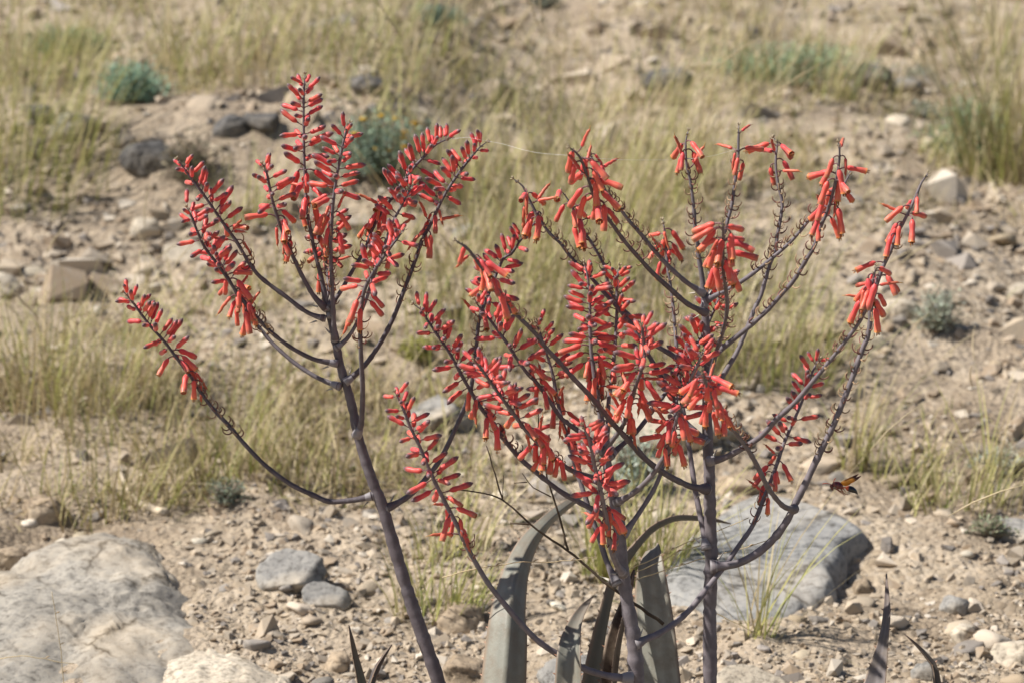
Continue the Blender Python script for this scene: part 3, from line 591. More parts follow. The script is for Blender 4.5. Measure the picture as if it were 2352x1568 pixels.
# ------------------------------------------------------------------ aloe plants
class Plant:
    def __init__(s, base, label):
        s.base = np.array(base, float); s.e = empty("aloe_plant", tuple(s.base), label, "aloe", None); s.nb = 0; s.extra = MB()
    def part(s, name, mb, mat, parent=None, **kw): return link(name, mb.mesh(name, mat), parent or s.e, **kw)
def hook(p, rad, a, r, ln):
    """a dried flower stalk left on the stem, curled upward"""
    pts = [p]; ang = r.uniform(-.5, .1); step = ln / 6
    for k in range(6):
        d = rad * math.cos(ang) + a * math.sin(ang); pts.append(pts[-1] + d * step); ang += r.uniform(.25, .52)
    return np.array(pts)
def raceme(pl, pts, ztab, zones, rb, rt, seed, name="branch", dens=1.0, bsize=1.0, msize=1.0, dark=.5, tocluster=False, knot=True, droop=0.0):
    """pts: overview points from the foot to the tip; ztab: (Y foot, Y tip); zones: [(kind, y_from_tip, y_to)] in overview rows, tip first"""
    r = np.random.default_rng(seed)
    pts = list(pts); y0, y1 = ztab; cum = np.concatenate([[0], np.cumsum([math.dist(pts[i], pts[i + 1]) for i in range(len(pts) - 1)])]); cum /= cum[-1]
    W3 = np.array([list(at(p[0], p[1], y0 + (y1 - y0) * c ** .85)) + [p[1]] for p, c in zip(pts, cum)])
    Q = spline(W3, .006); rows = Q[:, 3]; P = Q[:, :3] - pl.base; n = len(P)
    wob = np.stack([np.interp(np.arange(n), np.arange(0, n + 12, 12), r.normal(0, .0007, len(np.arange(0, n + 12, 12)))) for _ in range(3)], -1); P = P + wob * np.linspace(0, 1, n)[:, None]
    T = np.gradient(P, axis=0); T /= np.linalg.norm(T, axis=1)[:, None]
    s = np.concatenate([[0], np.cumsum(np.linalg.norm(np.diff(P, axis=0), axis=1))]); tt = s / s[-1]
    if callable(rb): R = np.array([rb(f) for f in rows])
    else: R = rt + (rb - rt) * (1 - tt) ** .8
    R = R * (1 + .05 * r.normal(size=n)); R[-3:] *= np.array([.8, .6, .35])
    if name == 'branch': R[:4] *= np.array([1.75, 1.4, 1.18, 1.06])
    for k in range(3, n - 4): R[k] *= 1.14 if r.random() < .05 else 1
    mb = MB(); c0 = STEMC * (1 - dark) + STEMD * dark; Cc = np.repeat(c0[None], n, 0) * r.uniform(.85, 1.15, (n, 1))
    V, F, C = sweep(P, R, 10, Cc); st = np.tile(r.uniform(.82, 1.22, 10), n)[:, None]; mb.add(V, F, C * st)
    if knot and name == "branch":                         # pale swollen collar where the branch leaves the stalk
        mb.add(*sweep([P[0] - T[0] * .003, P[0] + T[0] * .004, P[0] + T[0] * .010, P[0] + T[0] * .013], [R[3] * 1.7, R[3] * 1.5, R[3] * 1.22, R[3]], 10, (.25, .23, .235)))
        q = P[0] + T[0] * .008; side = nrm(np.cross(T[0], [0, 1, 0])); mb.add([q + side * R[0] * 1.1 + [0, -.003, 0], q + side * R[0] * 1.1 + [0, .003, 0], q + side * R[0] * 2.2 + T[0] * .012, q + side * R[0] * .9 + T[0] * .003], [(0, 1, 2), (0, 2, 3), (1, 3, 2)], (.42, .38, .32))
    br = pl.part(name, mb, "stem_skin")
    hk = MB(); up = np.array([0, 0, 1.0]); ga = r.uniform(0, 6.28)
    def where(row_a, row_b):
        k = n - 1
        while k > 0 and rows[k] < row_a: k -= 1
        b_ = k
        while b_ > 0 and rows[b_] < row_b: b_ -= 1
        return s[b_], s[k]
    def frame(sv):
        k = min(n - 1, max(0, int(np.searchsorted(s, sv)))); a = T[k]; e1 = up - a * np.dot(up, a); kk = np.linalg.norm(e1)
        if kk < .12: e1 = np.cross(a, [0, 1, 0]); 
        e1 = nrm(e1); return k, P[k], a, e1, np.cross(a, e1), kk
    tiprow = rows[-1]
    for kind, ra, rb_ in zones:
        s0, s1 = where(ra, rb_); ln = s1 - s0
        if ln <= 0: continue
        per = {'b': 262, 'm': 205, 'h': 260, 'w': 90, 's': 185}[kind] * dens
        cnt = max(1, int(ln * per))
        for i in range(cnt):
            sv = s1 - ln * (i + r.uniform(-.3, 1.3)) / cnt; k, p, a, e1, e2, kk = frame(sv); ga += 2.39996 + r.normal(0, .45)
            rad = math.cos(ga) * e1 + math.sin(ga) * e2; rad = nrm(rad + e1 * 1.15 * kk); p0 = p + rad * R[k] * .8; f = (i + .5) / cnt
            # pale bract at every node
            b_ = p + rad * R[k] * .7; sd_ = nrm(np.cross(a, rad)); hk.add([b_ - sd_ * .0016 - a * .001, b_ + sd_ * .0016 - a * .001, b_ + rad * .0032 + a * r.uniform(.001, .005)], [(0, 1, 2)], np.array((.34, .27, .20)) * r.uniform(.6, 1.15))
            if kind == 'h':
                for _ in range(1 if r.random() < .75 else 2):
                    hk.add(*sweep(hook(p0, rad, a, r, r.uniform(.011, .020)), np.linspace(.0011, .0007, 7), 4, (np.array((.22, .105, .085)) * r.uniform(.7, 1.3) if r.random() < .5 else np.array((.42, .29, .18)))))
                continue
            if kind == 'b':
                size = bsize * (.64 + .46 * f ** .6) * r.uniform(.8, 1.14); ph = math.radians(56 + 22 * f + r.normal(0, 11))
                d = nrm(a * math.cos(ph) + rad * math.sin(ph) - up * (.18 * f + droop * f)); qz = Vector((0, 0, 1)).rotation_difference(Vector(d)) @ Quaternion((0, 0, 1), r.uniform(0, 6.28))
                M = Matrix.Translation(p0) @ qz.to_matrix().to_4x4() @ Matrix.Diagonal((size ** .7, size ** .7, size, 1)); me_ = BUDS[int(r.integers(6))]; nm = "bud"
            else:
                hz = np.array([rad[0], rad[1], 0]); 
                if np.linalg.norm(hz) < .2: hz = np.array([math.cos(ga), math.sin(ga), 0])
                az = math.atan2(hz[1], hz[0]); wp = .20 + .28 * f
                if kind == 'w' or (r.random() < wp and kind == 'm'):
                    me_ = WTH[int(r.integers(5))]; nm = "withered_flower"
                else:
                    g_ = np.clip((.08 if kind == 's' else .18) + .68 * f + r.normal(0, .2), 0, .999); me_ = FLW[int(g_ * 5)][int(np.clip(r.integers(0, 3) + (1 if f > .6 else 0), 0, 2))]; nm = "flower"
                size = msize * r.uniform(.78, 1.08)
                M = Matrix.Translation(p0) @ Matrix.Rotation(az, 4, 'Z') @ Matrix.Rotation(r.normal(0, .16), 4, 'X') @ Matrix.Rotation(r.normal(0, .14), 4, 'Y') @ Matrix.Scale(size, 4)
            if nm == "bud":
                pl.nb += 1
                if tocluster or pl.nb > 290:
                    co_ = np.empty(len(me_.vertices) * 3); me_.vertices.foreach_get("co", co_); co_ = co_.reshape(-1, 3); cc = np.empty(len(co_) * 4); me_.color_attributes["Col"].data.foreach_get("color", cc)
                    Mn = np.array(M); pl.extra.add(co_ @ Mn[:3, :3].T + Mn[:3, 3], [tuple(q_.vertices) for q_ in me_.polygons], cc.reshape(-1, 4)[:, :3]); pl.nb -= 1; continue
            o = link(nm, me_, br); o.matrix_basis = M
    # tiny undeveloped buds at the tip
    for i in range(7):
        sv = s[-1] - .016 * i / 7; k, p, a, e1, e2, kk = frame(sv); ga += 2.4; rad = math.cos(ga) * e1 + math.sin(ga) * e2
        hk.add(*sweep([p, p + rad * .002 + a * .002, p + rad * .0026 + a * .0045], [.0007, .0011, .0004], 4, (.40, .33, .22)))
    link("dried_stalklets", hk.mesh("dried_stalklets", "dry_plant"), br, kind="stuff")
    return br
def leaf(pl, pts, hw, Ys, face, fold, col, seed, name="leaf", thick=.005):
    """channelled succulent leaf: overview points foot to tip, half widths (m), distances, direction the hollow side faces"""
    r = np.random.default_rng(seed); W3 = np.array([list(at(p[0], p[1], y)) + [h_] for p, y, h_ in zip(pts, Ys, hw)]); Q = spline(W3, .012)
    P = Q[:, :3] - pl.base; Hw = np.maximum(Q[:, 3], .0006); n = len(P); T = np.gradient(P, axis=0); T /= np.linalg.norm(T, axis=1)[:, None]
    S = 13; uu = np.linspace(-1, 1, S); V = []; C = []; face = nrm(face)
    for k in range(n):
        nn = nrm(face - T[k] * np.dot(face, T[k])); sd_ = np.cross(T[k], nn); t = k / (n - 1)
        th = thick * min(1, Hw[k] / .012)
        prof = Hw[k] * fold * (np.abs(uu) ** (1.6 if fold > 0 else 1.05))
        top = P[k] + np.outer(uu * Hw[k] * (1 - .25 * fold), sd_) + np.outer(prof, nn); bot = top - np.outer(th * (1 - .8 * np.abs(uu) ** 3) + .0004, nn)
        V.append(np.concatenate([top, bot[::-1]])); edge = np.clip((np.abs(uu) - .82) / .18, 0, 1)[:, None]
        lc = np.array(col) * (1 - .3 * t) * (.9 + .12 * np.sin(uu * 9 + seed))[:, None]; lc = lc * (1 - edge) + np.array((.24, .17, .12)) * edge
        if t > .82: lc = lc * (1 - (t - .82) * 3) + np.array((.13, .075, .06)) * (t - .82) * 3
        C.append(np.concatenate([lc, lc[::-1] * .95]))
    m_ = 2 * S; F = []
    for k in range(n - 1):
        for j in range(m_): j2 = (j + 1) % m_; F.append((k * m_ + j, k * m_ + j2, (k + 1) * m_ + j2, (k + 1) * m_ + j))
    F.append(tuple(range(m_ - 1, -1, -1))); F.append(tuple((n - 1) * m_ + j for j in range(m_)))
    mb = MB(); mb.add(np.concatenate(V), F, np.concatenate(C))
    for k in range(2, n - 3, 2):                          # small teeth on the margins
        for e in (0, S - 1):
            p = V[k][e]; od = nrm(V[k][e] - P[k]); mb.add([p - T[k] * .0015, p + T[k] * .0015, p + od * .0045 + T[k] * .002, p - nrm(face) * .001], [(0, 1, 2), (0, 3, 2), (1, 3, 2)], (.3, .16, .10))
    return pl.part(name, mb, "leaf_skin")
def stalk_r(tab):
    ys_ = [a for a, b in tab]; rs = [b for a, b in tab]; return lambda f: float(np.interp(f, ys_, rs))
def Z(*a):                                             # buds to a, flowers to b, dried hooks to c
    yt, b_, m_, h_ = a; z = []
    if b_ > yt: z.append(('b', yt, b_))
    if m_ > max(b_, yt): z.append(('m', max(b_, yt), m_))
    if h_ > m_: z.append(('h', m_, h_))
    return z

# --- left plant
g = at(1030, 1690, 2.98); PL = Plant((g[0], g[1], float(ground(g[0], g[1]))), "aloe with the leaning leftmost flower stalk and coral red spikes")
Y0 = 3.0
raceme(PL, [(1066, 1950), (1030, 1660), (1008, 1568), (985, 1500), (950, 1400), (915, 1290), (880, 1170), (857, 1110), (838, 1055), (822, 1000), (812, 950), (800, 900), (785, 850), (772, 790), (760, 740), (748, 690), (741, 650), (730, 600), (718, 548), (706, 480), (702, 420), (699, 350), (699, 280), (700, 220), (702, 172)], (2.98, 3.02),
       [('b', 185, 375), ('s', 375, 410), ('m', 405, 475), ('h', 475, 640)], stalk_r([(172, .0014), (350, .0019), (600, .003), (690, .0042), (800, .0058), (1000, .0072), (1200, .0088), (1568, .0108), (1960, .0118)]), 0, 101, "flower_stalk", bsize=1.05, dark=.75, msize=1.05)
J = lambda *p: list(p)
raceme(PL, [(770, 778), (766, 735), (764, 690), (759, 572), (764, 480), (772, 420), (785, 350), (796, 300), (804, 281)], (Y0, 2.96), Z(290, 440, 530, 660), .0036, .0015, 102, dark=.35)
raceme(PL, [(757, 725), (753, 640), (750, 600), (754, 560), (760, 520), (764, 490)], (Y0, 3.1), [('b', 495, 585), ('m', 580, 628), ('h', 630, 710)], .0024, .0014, 103)
raceme(PL, [(747, 708), (735, 696), (717, 675), (691, 628), (662, 565), (644, 518), (627, 466), (614, 404), (603, 376)], (Y0, 2.96), Z(384, 478, 552, 620), .0034, .0015, 104, dark=.85)
raceme(PL, [(744, 731), (725, 726), (698, 713), (651, 677), (618, 653), (589, 628), (563, 591), (541, 554), (515, 518), (493, 485), (468, 448), (435, 404), (408, 366)], (Y0, 2.98), Z(376, 512, 562, 628), .0034, .0015, 105, dark=.6, msize=.95)
raceme(PL, [(770, 834), (745, 830), (717, 823), (669, 798), (625, 765), (585, 724), (556, 688), (541, 668), (519, 635), (493, 598), (471, 569), (453, 532), (442, 503), (428, 476)], (Y0, 2.94), Z(484, 630, 706, 770), .0034, .0015, 106, dark=.9)
raceme(PL, [(778, 886), (750, 876), (717, 860), (669, 827), (625, 787), (603, 761), (581, 735), (556, 700), (530, 650), (500, 592), (484, 560)], (Y0, 3.08), Z(566, 650, 715, 770), .0035, .0015, 107, dark=.6)
raceme(PL, [(855, 1138), (835, 1143), (809, 1148), (757, 1151), (724, 1138), (669, 1112), (614, 1072), (570, 1028), (530, 981), (493, 941), (464, 904), (438, 864), (409, 827), (380, 790), (350, 757), (325, 724), (303, 691), (286, 672)], (Y0, 2.98), Z(680, 800, 880, 1010), .0040, .0015, 108, dark=.9, dens=1.05)
raceme(PL, [(753, 707), (763, 695), (779, 675), (812, 617), (838, 573), (851, 536), (871, 496), (893, 466), (918, 430), (948, 389), (977, 357), (1003, 331), (1036, 316)], (Y0, 3.08), Z(320, 455, 530, 600), .0030, .0015, 109, dark=.7)
raceme(PL, [(774, 798), (795, 780), (815, 750), (840, 690), (860, 630), (880, 570), (900, 514), (918, 481), (937, 444), (956, 418)], (Y0, 3.0), Z(424, 520, 575, 640), .0030, .0015, 110, dark=.5)
raceme(PL, [(820, 997), (829, 975), (832, 941), (833, 885), (829, 812), (828, 739), (836, 673), (855, 631), (878, 594), (904, 558), (927, 528)], (2.99, 2.88), Z(534, 655, 722, 800), .0040, .0016, 111, dark=.6)
raceme(PL, [(796, 875), (820, 856), (847, 827), (880, 776), (909, 717), (931, 659), (955, 595), (970, 551), (992, 510), (1010, 470), (1028, 437), (1054, 397), (1079, 364), (1101, 338), (1116, 327)], (Y0, 3.04), Z(332, 475, 548, 690), .0038, .0015, 112, dark=.9)
raceme(PL, [(888, 1166), (910, 1156), (940, 1137), (973, 1104), (1007, 1061), (1032, 1014), (1054, 966), (1076, 915), (1087, 867), (1095, 794), (1098, 750), (1105, 717), (1124, 666), (1153, 596), (1171, 585), (1197, 548), (1232, 505)], (Y0, 3.10), Z(510, 690, 720, 860), .0042, .0015, 113, dark=.85, dens=.85)
raceme.__doc__
GREENL = (.255, .25, .205); DARKL = (.17, .16, .125)
leaf(PL, [(1140, 1760), (1150, 1660), (1158, 1568), (1165, 1470), (1171, 1397), (1191, 1305), (1220, 1243), (1253, 1203), (1290, 1170), (1327, 1144), (1354, 1127)], [.027, .027, .0265, .0245, .0215, .0165, .0125, .009, .007, .005, .001], [2.9, 2.9, 2.92, 2.95, 2.98, 3.05, 3.1, 3.14, 3.2, 3.25, 3.3], (.02, -.98, .15), -.95, GREENL, 1)
leaf(PL, [(850, 1930), (832, 1620), (827, 1568), (814, 1507), (806, 1463), (801, 1434)], [.016, .012, .009, .006, .0035, .0008], [2.9] * 6, (.6, -.6, .3), .5, DARKL, 2)
leaf(PL, [(838, 1930), (840, 1600), (849, 1568), (867, 1525), (900, 1479)], [.014, .009, .0065, .005, .0008], [2.86] * 5, (.7, -.4, .5), .9, (.10, .095, .105), 3)

# --- middle plant
g = at(1480, 1690, 2.92); PC = Plant((g[0], g[1], float(ground(g[0], g[1]))), "middle aloe whose forked grey stalk carries the densest red buds")
YC = 2.95
raceme(PC, [(1486, 1950), (1468, 1660), (1462, 1565), (1455, 1470), (1440, 1379), (1431, 1313), (1422, 1214), (1412, 1159), (1398, 1087), (1391, 1032), (1377, 941), (1366, 867), (1358, 812), (1355, 750), (1353, 677), (1346, 622), (1340, 603)], (2.93, 2.97),
       [('b', 612, 790), ('s', 790, 830), ('m', 820, 885), ('h', 885, 960)], stalk_r([(603, .0016), (800, .0026), (950, .0046), (1087, .0068), (1300, .0095), (1568, .0118), (1960, .0125)]), 0, 201, "flower_stalk", dark=.15, dens=1.25, bsize=1.1)
raceme(PC, [(1391, 1032), (1396, 980), (1398, 922), (1406, 867), (1413, 794), (1417, 721), (1417, 648), (1424, 610)], (YC, 3.05), Z(616, 810, 870, 900), .0036, .0015, 202, tocluster=True, dark=.3)
raceme(PC, [(1388, 1040), (1402, 1017), (1428, 981), (1443, 944), (1457, 893), (1472, 849), (1479, 812), (1475, 757), (1473, 742)], (YC, 2.78), [('b', 748, 860), ('s', 850, 900), ('m', 890, 985)], .0036, .0016, 203, bsize=1.08, dens=.95)
raceme(PC, [(1431, 1316), (1418, 1298), (1403, 1258), (1394, 1203), (1385, 1159), (1374, 1108), (1363, 1060), (1354, 1014), (1338, 975)], (2.93, 2.74), [('b', 982, 1155), ('s', 1145, 1205), ('m', 1200, 1225), ('h', 1225, 1262)], .0046, .0016, 204, bsize=1.05, dens=.95, dark=.15)
raceme(PC, [(1416, 1338), (1393, 1287), (1374, 1228), (1360, 1192), (1341, 1133), (1323, 1078), (1308, 1023), (1296, 984), (1281, 926), (1270, 864), (1259, 823), (1245, 779), (1239, 757), (1232, 739)], (2.94, 3.06), Z(746, 890, 1045, 1080), .0046, .0015, 205, dark=.25, dens=.85)
raceme(PC, [(1414, 1192), (1380, 1178), (1327, 1151), (1290, 1130), (1261, 1108), (1224, 1078), (1191, 1049), (1153, 1003), (1124, 962), (1102, 933), (1076, 889), (1054, 849), (1032, 809), (1007, 772), (985, 739), (966, 710), (951, 699)], (YC, 2.90), Z(704, 895, 985, 1050), .0044, .0015, 206, dark=.7)
raceme(PC, [(1402, 1112), (1370, 1098), (1314, 1080), (1267, 1047), (1241, 1021), (1212, 992), (1190, 962), (1168, 933), (1139, 893), (1113, 856), (1087, 823)], (YC, 2.74), Z(830, 955, 1055, 1065), .0040, .0016, 207, dark=.7, bsize=1.02)
raceme(PC, [(1391, 1042), (1354, 1007), (1317, 981), (1288, 958), (1267, 926), (1237, 882), (1212, 856), (1190, 827), (1168, 794), (1146, 765), (1124, 736), (1102, 710), (1090, 690)], (YC, 2.92), Z(696, 840, 900, 920), .0038, .0015, 208, dark=.8, dens=.85)
raceme(PC, [(1418, 1152), (1445, 1138), (1469, 1120), (1501, 1087), (1523, 1054), (1536, 1035), (1545, 1000), (1556, 960), (1566, 925), (1582, 880), (1605, 830), (1615, 805)], (YC, 2.78), [('b', 812, 940), ('s', 930, 980), ('m', 970, 1045)], .0042, .0016, 209, dark=.2, bsize=1.05)
raceme(PC, [(1434, 1225), (1473, 1170), (1506, 1115), (1524, 1067), (1540, 1015), (1550, 950), (1558, 890), (1564, 860)], (YC, 3.02), Z(866, 980, 1020, 1040), .0042, .0015, 210, tocluster=True, dark=.2, dens=.8)
raceme(PC, [(1402, 1046), (1430, 1020), (1461, 992), (1498, 944), (1530, 900), (1542, 885), (1556, 856), (1585, 812), (1611, 772), (1633, 728), (1651, 684), (1666, 622)], (YC, 3.1), Z(628, 840, 880, 890), .0038, .0015, 211, tocluster=True, dark=.8, dens=1.1)
raceme(PC, [(1447, 1556), (1425, 1555), (1400, 1552), (1345, 1536), (1290, 1507), (1239, 1473), (1198, 1433), (1158, 1386), (1125, 1345), (1100, 1305), (1074, 1258), (1050, 1207), (1021, 1151), (999, 1108), (977, 1060), (962, 1023), (942, 981), (927, 941), (908, 899)], (2.92, 2.84), Z(906, 1125, 1232, 1290), .0052, .0016, 212, dark=.4, dens=.85)
raceme(PC, [(1462, 1478), (1485, 1466), (1510, 1456), (1546, 1433), (1583, 1401), (1605, 1375), (1634, 1338), (1668, 1294), (1700, 1247), (1730, 1203), (1759, 1133), (1784, 1069), (1805, 1010), (1828, 956), (1846, 911), (1864, 856), (1880, 822)], (2.94, 3.12), Z(828, 1035, 1140, 1205), .0050, .0015, 213, dark=.35, dens=.8)
link("bud_cluster", PC.extra.mesh("bud_cluster", "petal"), PC.e, kind="stuff")
leaf(PC, [(1310, 1940), (1308, 1650), (1310, 1568), (1312, 1488), (1323, 1433), (1340, 1397), (1362, 1369)], [.024, .024, .0225, .019, .012, .007, .0008], [2.85, 2.85, 2.86, 2.88, 2.92, 2.95, 2.97], (-.35, -.9, .2), .45, GREENL, 4)
leaf(PC, [(1375, 1940), (1372, 1650), (1370, 1568), (1385, 1450), (1410, 1340), (1450, 1270), (1491, 1221), (1528, 1199), (1565, 1190), (1634, 1194), (1678, 1202)], [.030, .029, .027, .023, .019, .015, .011, .009, .0075, .005, .001], [3.02, 3.04, 3.05, 3.08, 3.12, 3.16, 3.2, 3.22, 3.25, 3.3, 3.33], (-.3, .4, .6), .5, DARKL, 5)
leaf(PC, [(1405, 1940), (1406, 1640), (1410, 1568), (1422, 1470), (1440, 1390), (1452, 1340), (1458, 1308)], [.02, .019, .017, .015, .009, .006, .002], [2.98, 2.98, 3.0, 3.02, 3.05, 3.05, 3.05], (-.5, -.3, .6), 1.1, (.075, .045, .030), 6, "withered_leaf")

# --- right plant
g = at(1632, 1690, 3.0); PR = Plant((g[0], g[1], float(ground(g[0], g[1]))), "aloe with the straight rightmost stalk and few drooping flowers on bare spikes")
YR = 3.02
raceme(PR, [(1633, 1950), (1632, 1660), (1631, 1568), (1631, 1397), (1634, 1287), (1631, 1177), (1629, 1067), (1626, 1014), (1624, 904), (1624, 794), (1620, 721), (1615, 648), (1608, 593), (1604, 560), (1599, 523), (1593, 468), (1584, 413), (1576, 376), (1575, 325), (1581, 300)], (3.0, 3.06),
       [('m', 318, 385), ('h', 388, 610)], stalk_r([(300, .0015), (420, .0022), (590, .0036), (680, .0046), (720, .0055), (900, .0072), (1067, .0085), (1300, .0098), (1568, .0108), (1960, .0115)]), 0, 301, "flower_stalk", dark=.3)
raceme(PR, [(1619, 717), (1600, 709), (1575, 695), (1542, 666), (1502, 629), (1468, 592), (1436, 556), (1406, 515), (1380, 482), (1362, 446), (1348, 405), (1329, 362), (1306, 340)], (YR, 2.76), [('m', 352, 410), ('s', 400, 480), ('h', 480, 610)], .0040, .0016, 302, dark=.8, msize=1.08, dens=.9)
raceme(PR, [(1612, 672), (1598, 662), (1575, 647), (1534, 610), (1498, 570), (1472, 537), (1446, 508), (1421, 475), (1392, 442), (1373, 392), (1352, 350)], (YR, 2.92), [('m', 358, 400), ('h', 400, 600)], .0036, .0015, 303, dark=.4)
raceme(PR, [(1624, 878), (1605, 858), (1580, 838), (1534, 809), (1498, 787), (1454, 747), (1421, 710), (1388, 673), (1352, 632), (1329, 610), (1307, 585), (1289, 559), (1263, 534), (1237, 497), (1216, 457), (1201, 427), (1180, 411)], (YR, 3.02), [('m', 432, 498), ('h', 498, 640)], .0038, .0015, 304, dark=.6, msize=1.08)
raceme(PR, [(1622, 1256), (1613, 1206), (1597, 1124), (1586, 1050), (1575, 977), (1563, 900), (1555, 820), (1551, 761), (1547, 706), (1542, 662), (1534, 614), (1529, 540), (1522, 506)], (YR, 3.2), [('m', 522, 598), ('h', 600, 820)], .0046, .0015, 305, dark=.45)
raceme(PR, [(1622, 1014), (1600, 992), (1570, 962), (1545, 910), (1527, 878), (1498, 830), (1465, 772), (1450, 730), (1424, 702), (1398, 658), (1390, 618), (1377, 592), (1358, 559), (1340, 530), (1322, 490), (1300, 452), (1290, 440)], (YR, 3.1), [('m', 448, 530), ('h', 530, 720)], .0040, .0015, 306, dark=.55, msize=1.05, dens=.9)
raceme(PR, [(1622, 1122), (1600, 1119), (1578, 1113), (1527, 1087), (1483, 1054), (1443, 1010), (1406, 970), (1358, 911), (1314, 864), (1285, 830), (1256, 801), (1230, 768), (1193, 732), (1168, 709), (1139, 673), (1124, 640), (1102, 607), (1080, 574), (1048, 552)], (YR, 2.66), [('m', 570, 600), ('s', 590, 680), ('h', 680, 790)], .0048, .0017, 307, dark=.85, msize=1.02, dens=.85)
raceme(PR, [(1626, 884), (1636, 845), (1648, 801), (1662, 757), (1670, 710), (1667, 662), (1660, 614), (1661, 560), (1661, 505)], (YR, 2.66), [('m', 514, 560), ('s', 550, 625), ('h', 625, 800)], .0036, .0016, 308, dark=.7, msize=1.02)
raceme(PR, [(1618, 702), (1632, 660), (1650, 590), (1670, 512), (1681, 471), (1688, 424), (1696, 369), (1698, 320), (1699, 288)], (YR, 3.06), [('w', 305, 345), ('m', 345, 372), ('h', 372, 640)], .0034, .0016, 309, dark=.5)
raceme(PR, [(1628, 922), (1645, 890), (1666, 853), (1692, 809), (1714, 757), (1736, 702), (1747, 680), (1765, 618), (1780, 578), (1787, 534), (1794, 497), (1796, 464), (1787, 424), (1781, 376), (1784, 328), (1776, 316)], (YR, 3.1), [('m', 322, 388), ('h', 388, 650)], .0040, .0015, 310, dark=.45)
raceme(PR, [(1622, 690), (1645, 678), (1670, 666), (1707, 644), (1743, 618), (1775, 592), (1812, 559), (1841, 527), (1868, 493), (1900, 471), (1921, 453), (1940, 420), (1955, 391)], (YR, 3.0), [('m', 432, 480), ('h', 480, 630)], .0036, .0014, 311, dark=.6, dens=.9)
raceme(PR, [(1628, 832), (1645, 814), (1666, 794), (1721, 750), (1765, 710), (1794, 677), (1823, 644), (1848, 603), (1870, 567), (1885, 523), (1903, 479), (1921, 413), (1929, 358), (1926, 326)], (YR, 2.88), [('m', 338, 420), ('s', 400, 512), ('h', 512, 740)], .0040, .0015, 312, dark=.5, msize=1.05, dens=.8)
raceme(PR, [(1636, 1300), (1668, 1298), (1700, 1291), (1740, 1269), (1777, 1236), (1807, 1196), (1825, 1159), (1851, 1108), (1873, 1060), (1906, 994), (1923, 959), (1952, 885), (1970, 834), (1985, 791), (1991, 779), (1998, 743), (1999, 709), (2013, 655), (2028, 614), (2046, 578), (2057, 548), (2079, 504), (2101, 457), (2116, 420), (2131, 399)], (3.01, 2.98), [('m', 452, 545), ('h', 545, 590), ('s', 600, 640), ('m', 640, 705), ('h', 705, 1050)], .0062, .0015, 313, dark=.35, dens=.85)
raceme(PR, [(1632, 1058), (1660, 1052), (1697, 1034), (1748, 1001), (1784, 962), (1828, 922), (1864, 879), (1901, 834), (1930, 798), (1967, 750), (1986, 717), (2000, 670), (2008, 630), (2012, 610)], (3.01, 2.84), [('m', 612, 660), ('s', 650, 700), ('h', 700, 860)], .0046, .0015, 314, dark=.5, msize=1.08, dens=.9)
raceme(PR, [(1824, 1168), (1808, 1166), (1792, 1155), (1766, 1122), (1744, 1078), (1719, 1034), (1674, 973), (1645, 937), (1630, 904), (1621, 875), (1615, 848)], (2.99, 2.62), [('s', 854, 900), ('m', 880, 950), ('h', 945, 1040)], .0042, .0017, 315, dark=.6, msize=.95)
leaf(PR, [(1530, 1940), (1525, 1650), (1517, 1568), (1505, 1440), (1497, 1350), (1496, 1300), (1500, 1262), (1510, 1250)], [.034, .034, .033, .0315, .027, .021, .0125, .003], [3.1, 3.1, 3.12, 3.14, 3.16, 3.17, 3.2, 3.24], (-.3, -.95, .15), .07, (.41, .40, .33), 7)
leaf(PR, [(1985, 1940), (1995, 1650), (2012, 1568), (2030, 1470), (2038, 1400), (2036, 1316)], [.024, .023, .0175, .0085, .006, .0008], [2.95, 2.96, 2.98, 3.0, 3.02, 3.05], (-.5, -.85, .2), .3, (.19, .165, .16), 8)
leaf(PR, [(2150, 1940), (2150, 1650), (2148, 1568), (2140, 1524), (2118, 1496), (2093, 1470), (2078, 1456)], [.012, .010, .0075, .0055, .004, .002, .0006], [3.0] * 7, (.3, -.6, .7), .9, (.12, .115, .12), 9)
for P_ in (PL, PR):
    if P_.extra.n: link("bud_cluster", P_.extra.mesh("bud_cluster", "petal"), P_.e, kind="stuff")

# ------------------------------------------------------------------ dry twig, dead stick, lying straws
def tube_thing(name, lines, label, cat, col, mat="dry_plant", sides=6):
    """lines: [(points, r0, r1, Y0, Y1)], the first is the main stem and the rest its side twigs"""
    W0 = [at(p[0], p[1], lines[0][3]) for p in lines[0][0]]; g = W0[-1]; o = empty(name, tuple(g), label, cat)
    for k, (pts, r0, r1, ya, yb) in enumerate(lines):
        n_ = len(pts); W3 = [at(p[0], p[1], ya + (yb - ya) * i / max(1, n_ - 1)) - g for i, p in enumerate(pts)]; Q = spline(W3, .012); Q = Q + np.random.default_rng(k).normal(0, .0006, Q.shape)
        mb = MB(); mb.add(*sweep(Q, np.linspace(r0, r1, len(Q)), sides, np.array(col)[None] * np.random.default_rng(k + 5).uniform(.8, 1.2, (len(Q), 1))))
        link("stem" if k == 0 else "side_twig", mb.mesh("stem", mat), o)
    return o
TW = (.11, .08, .055)
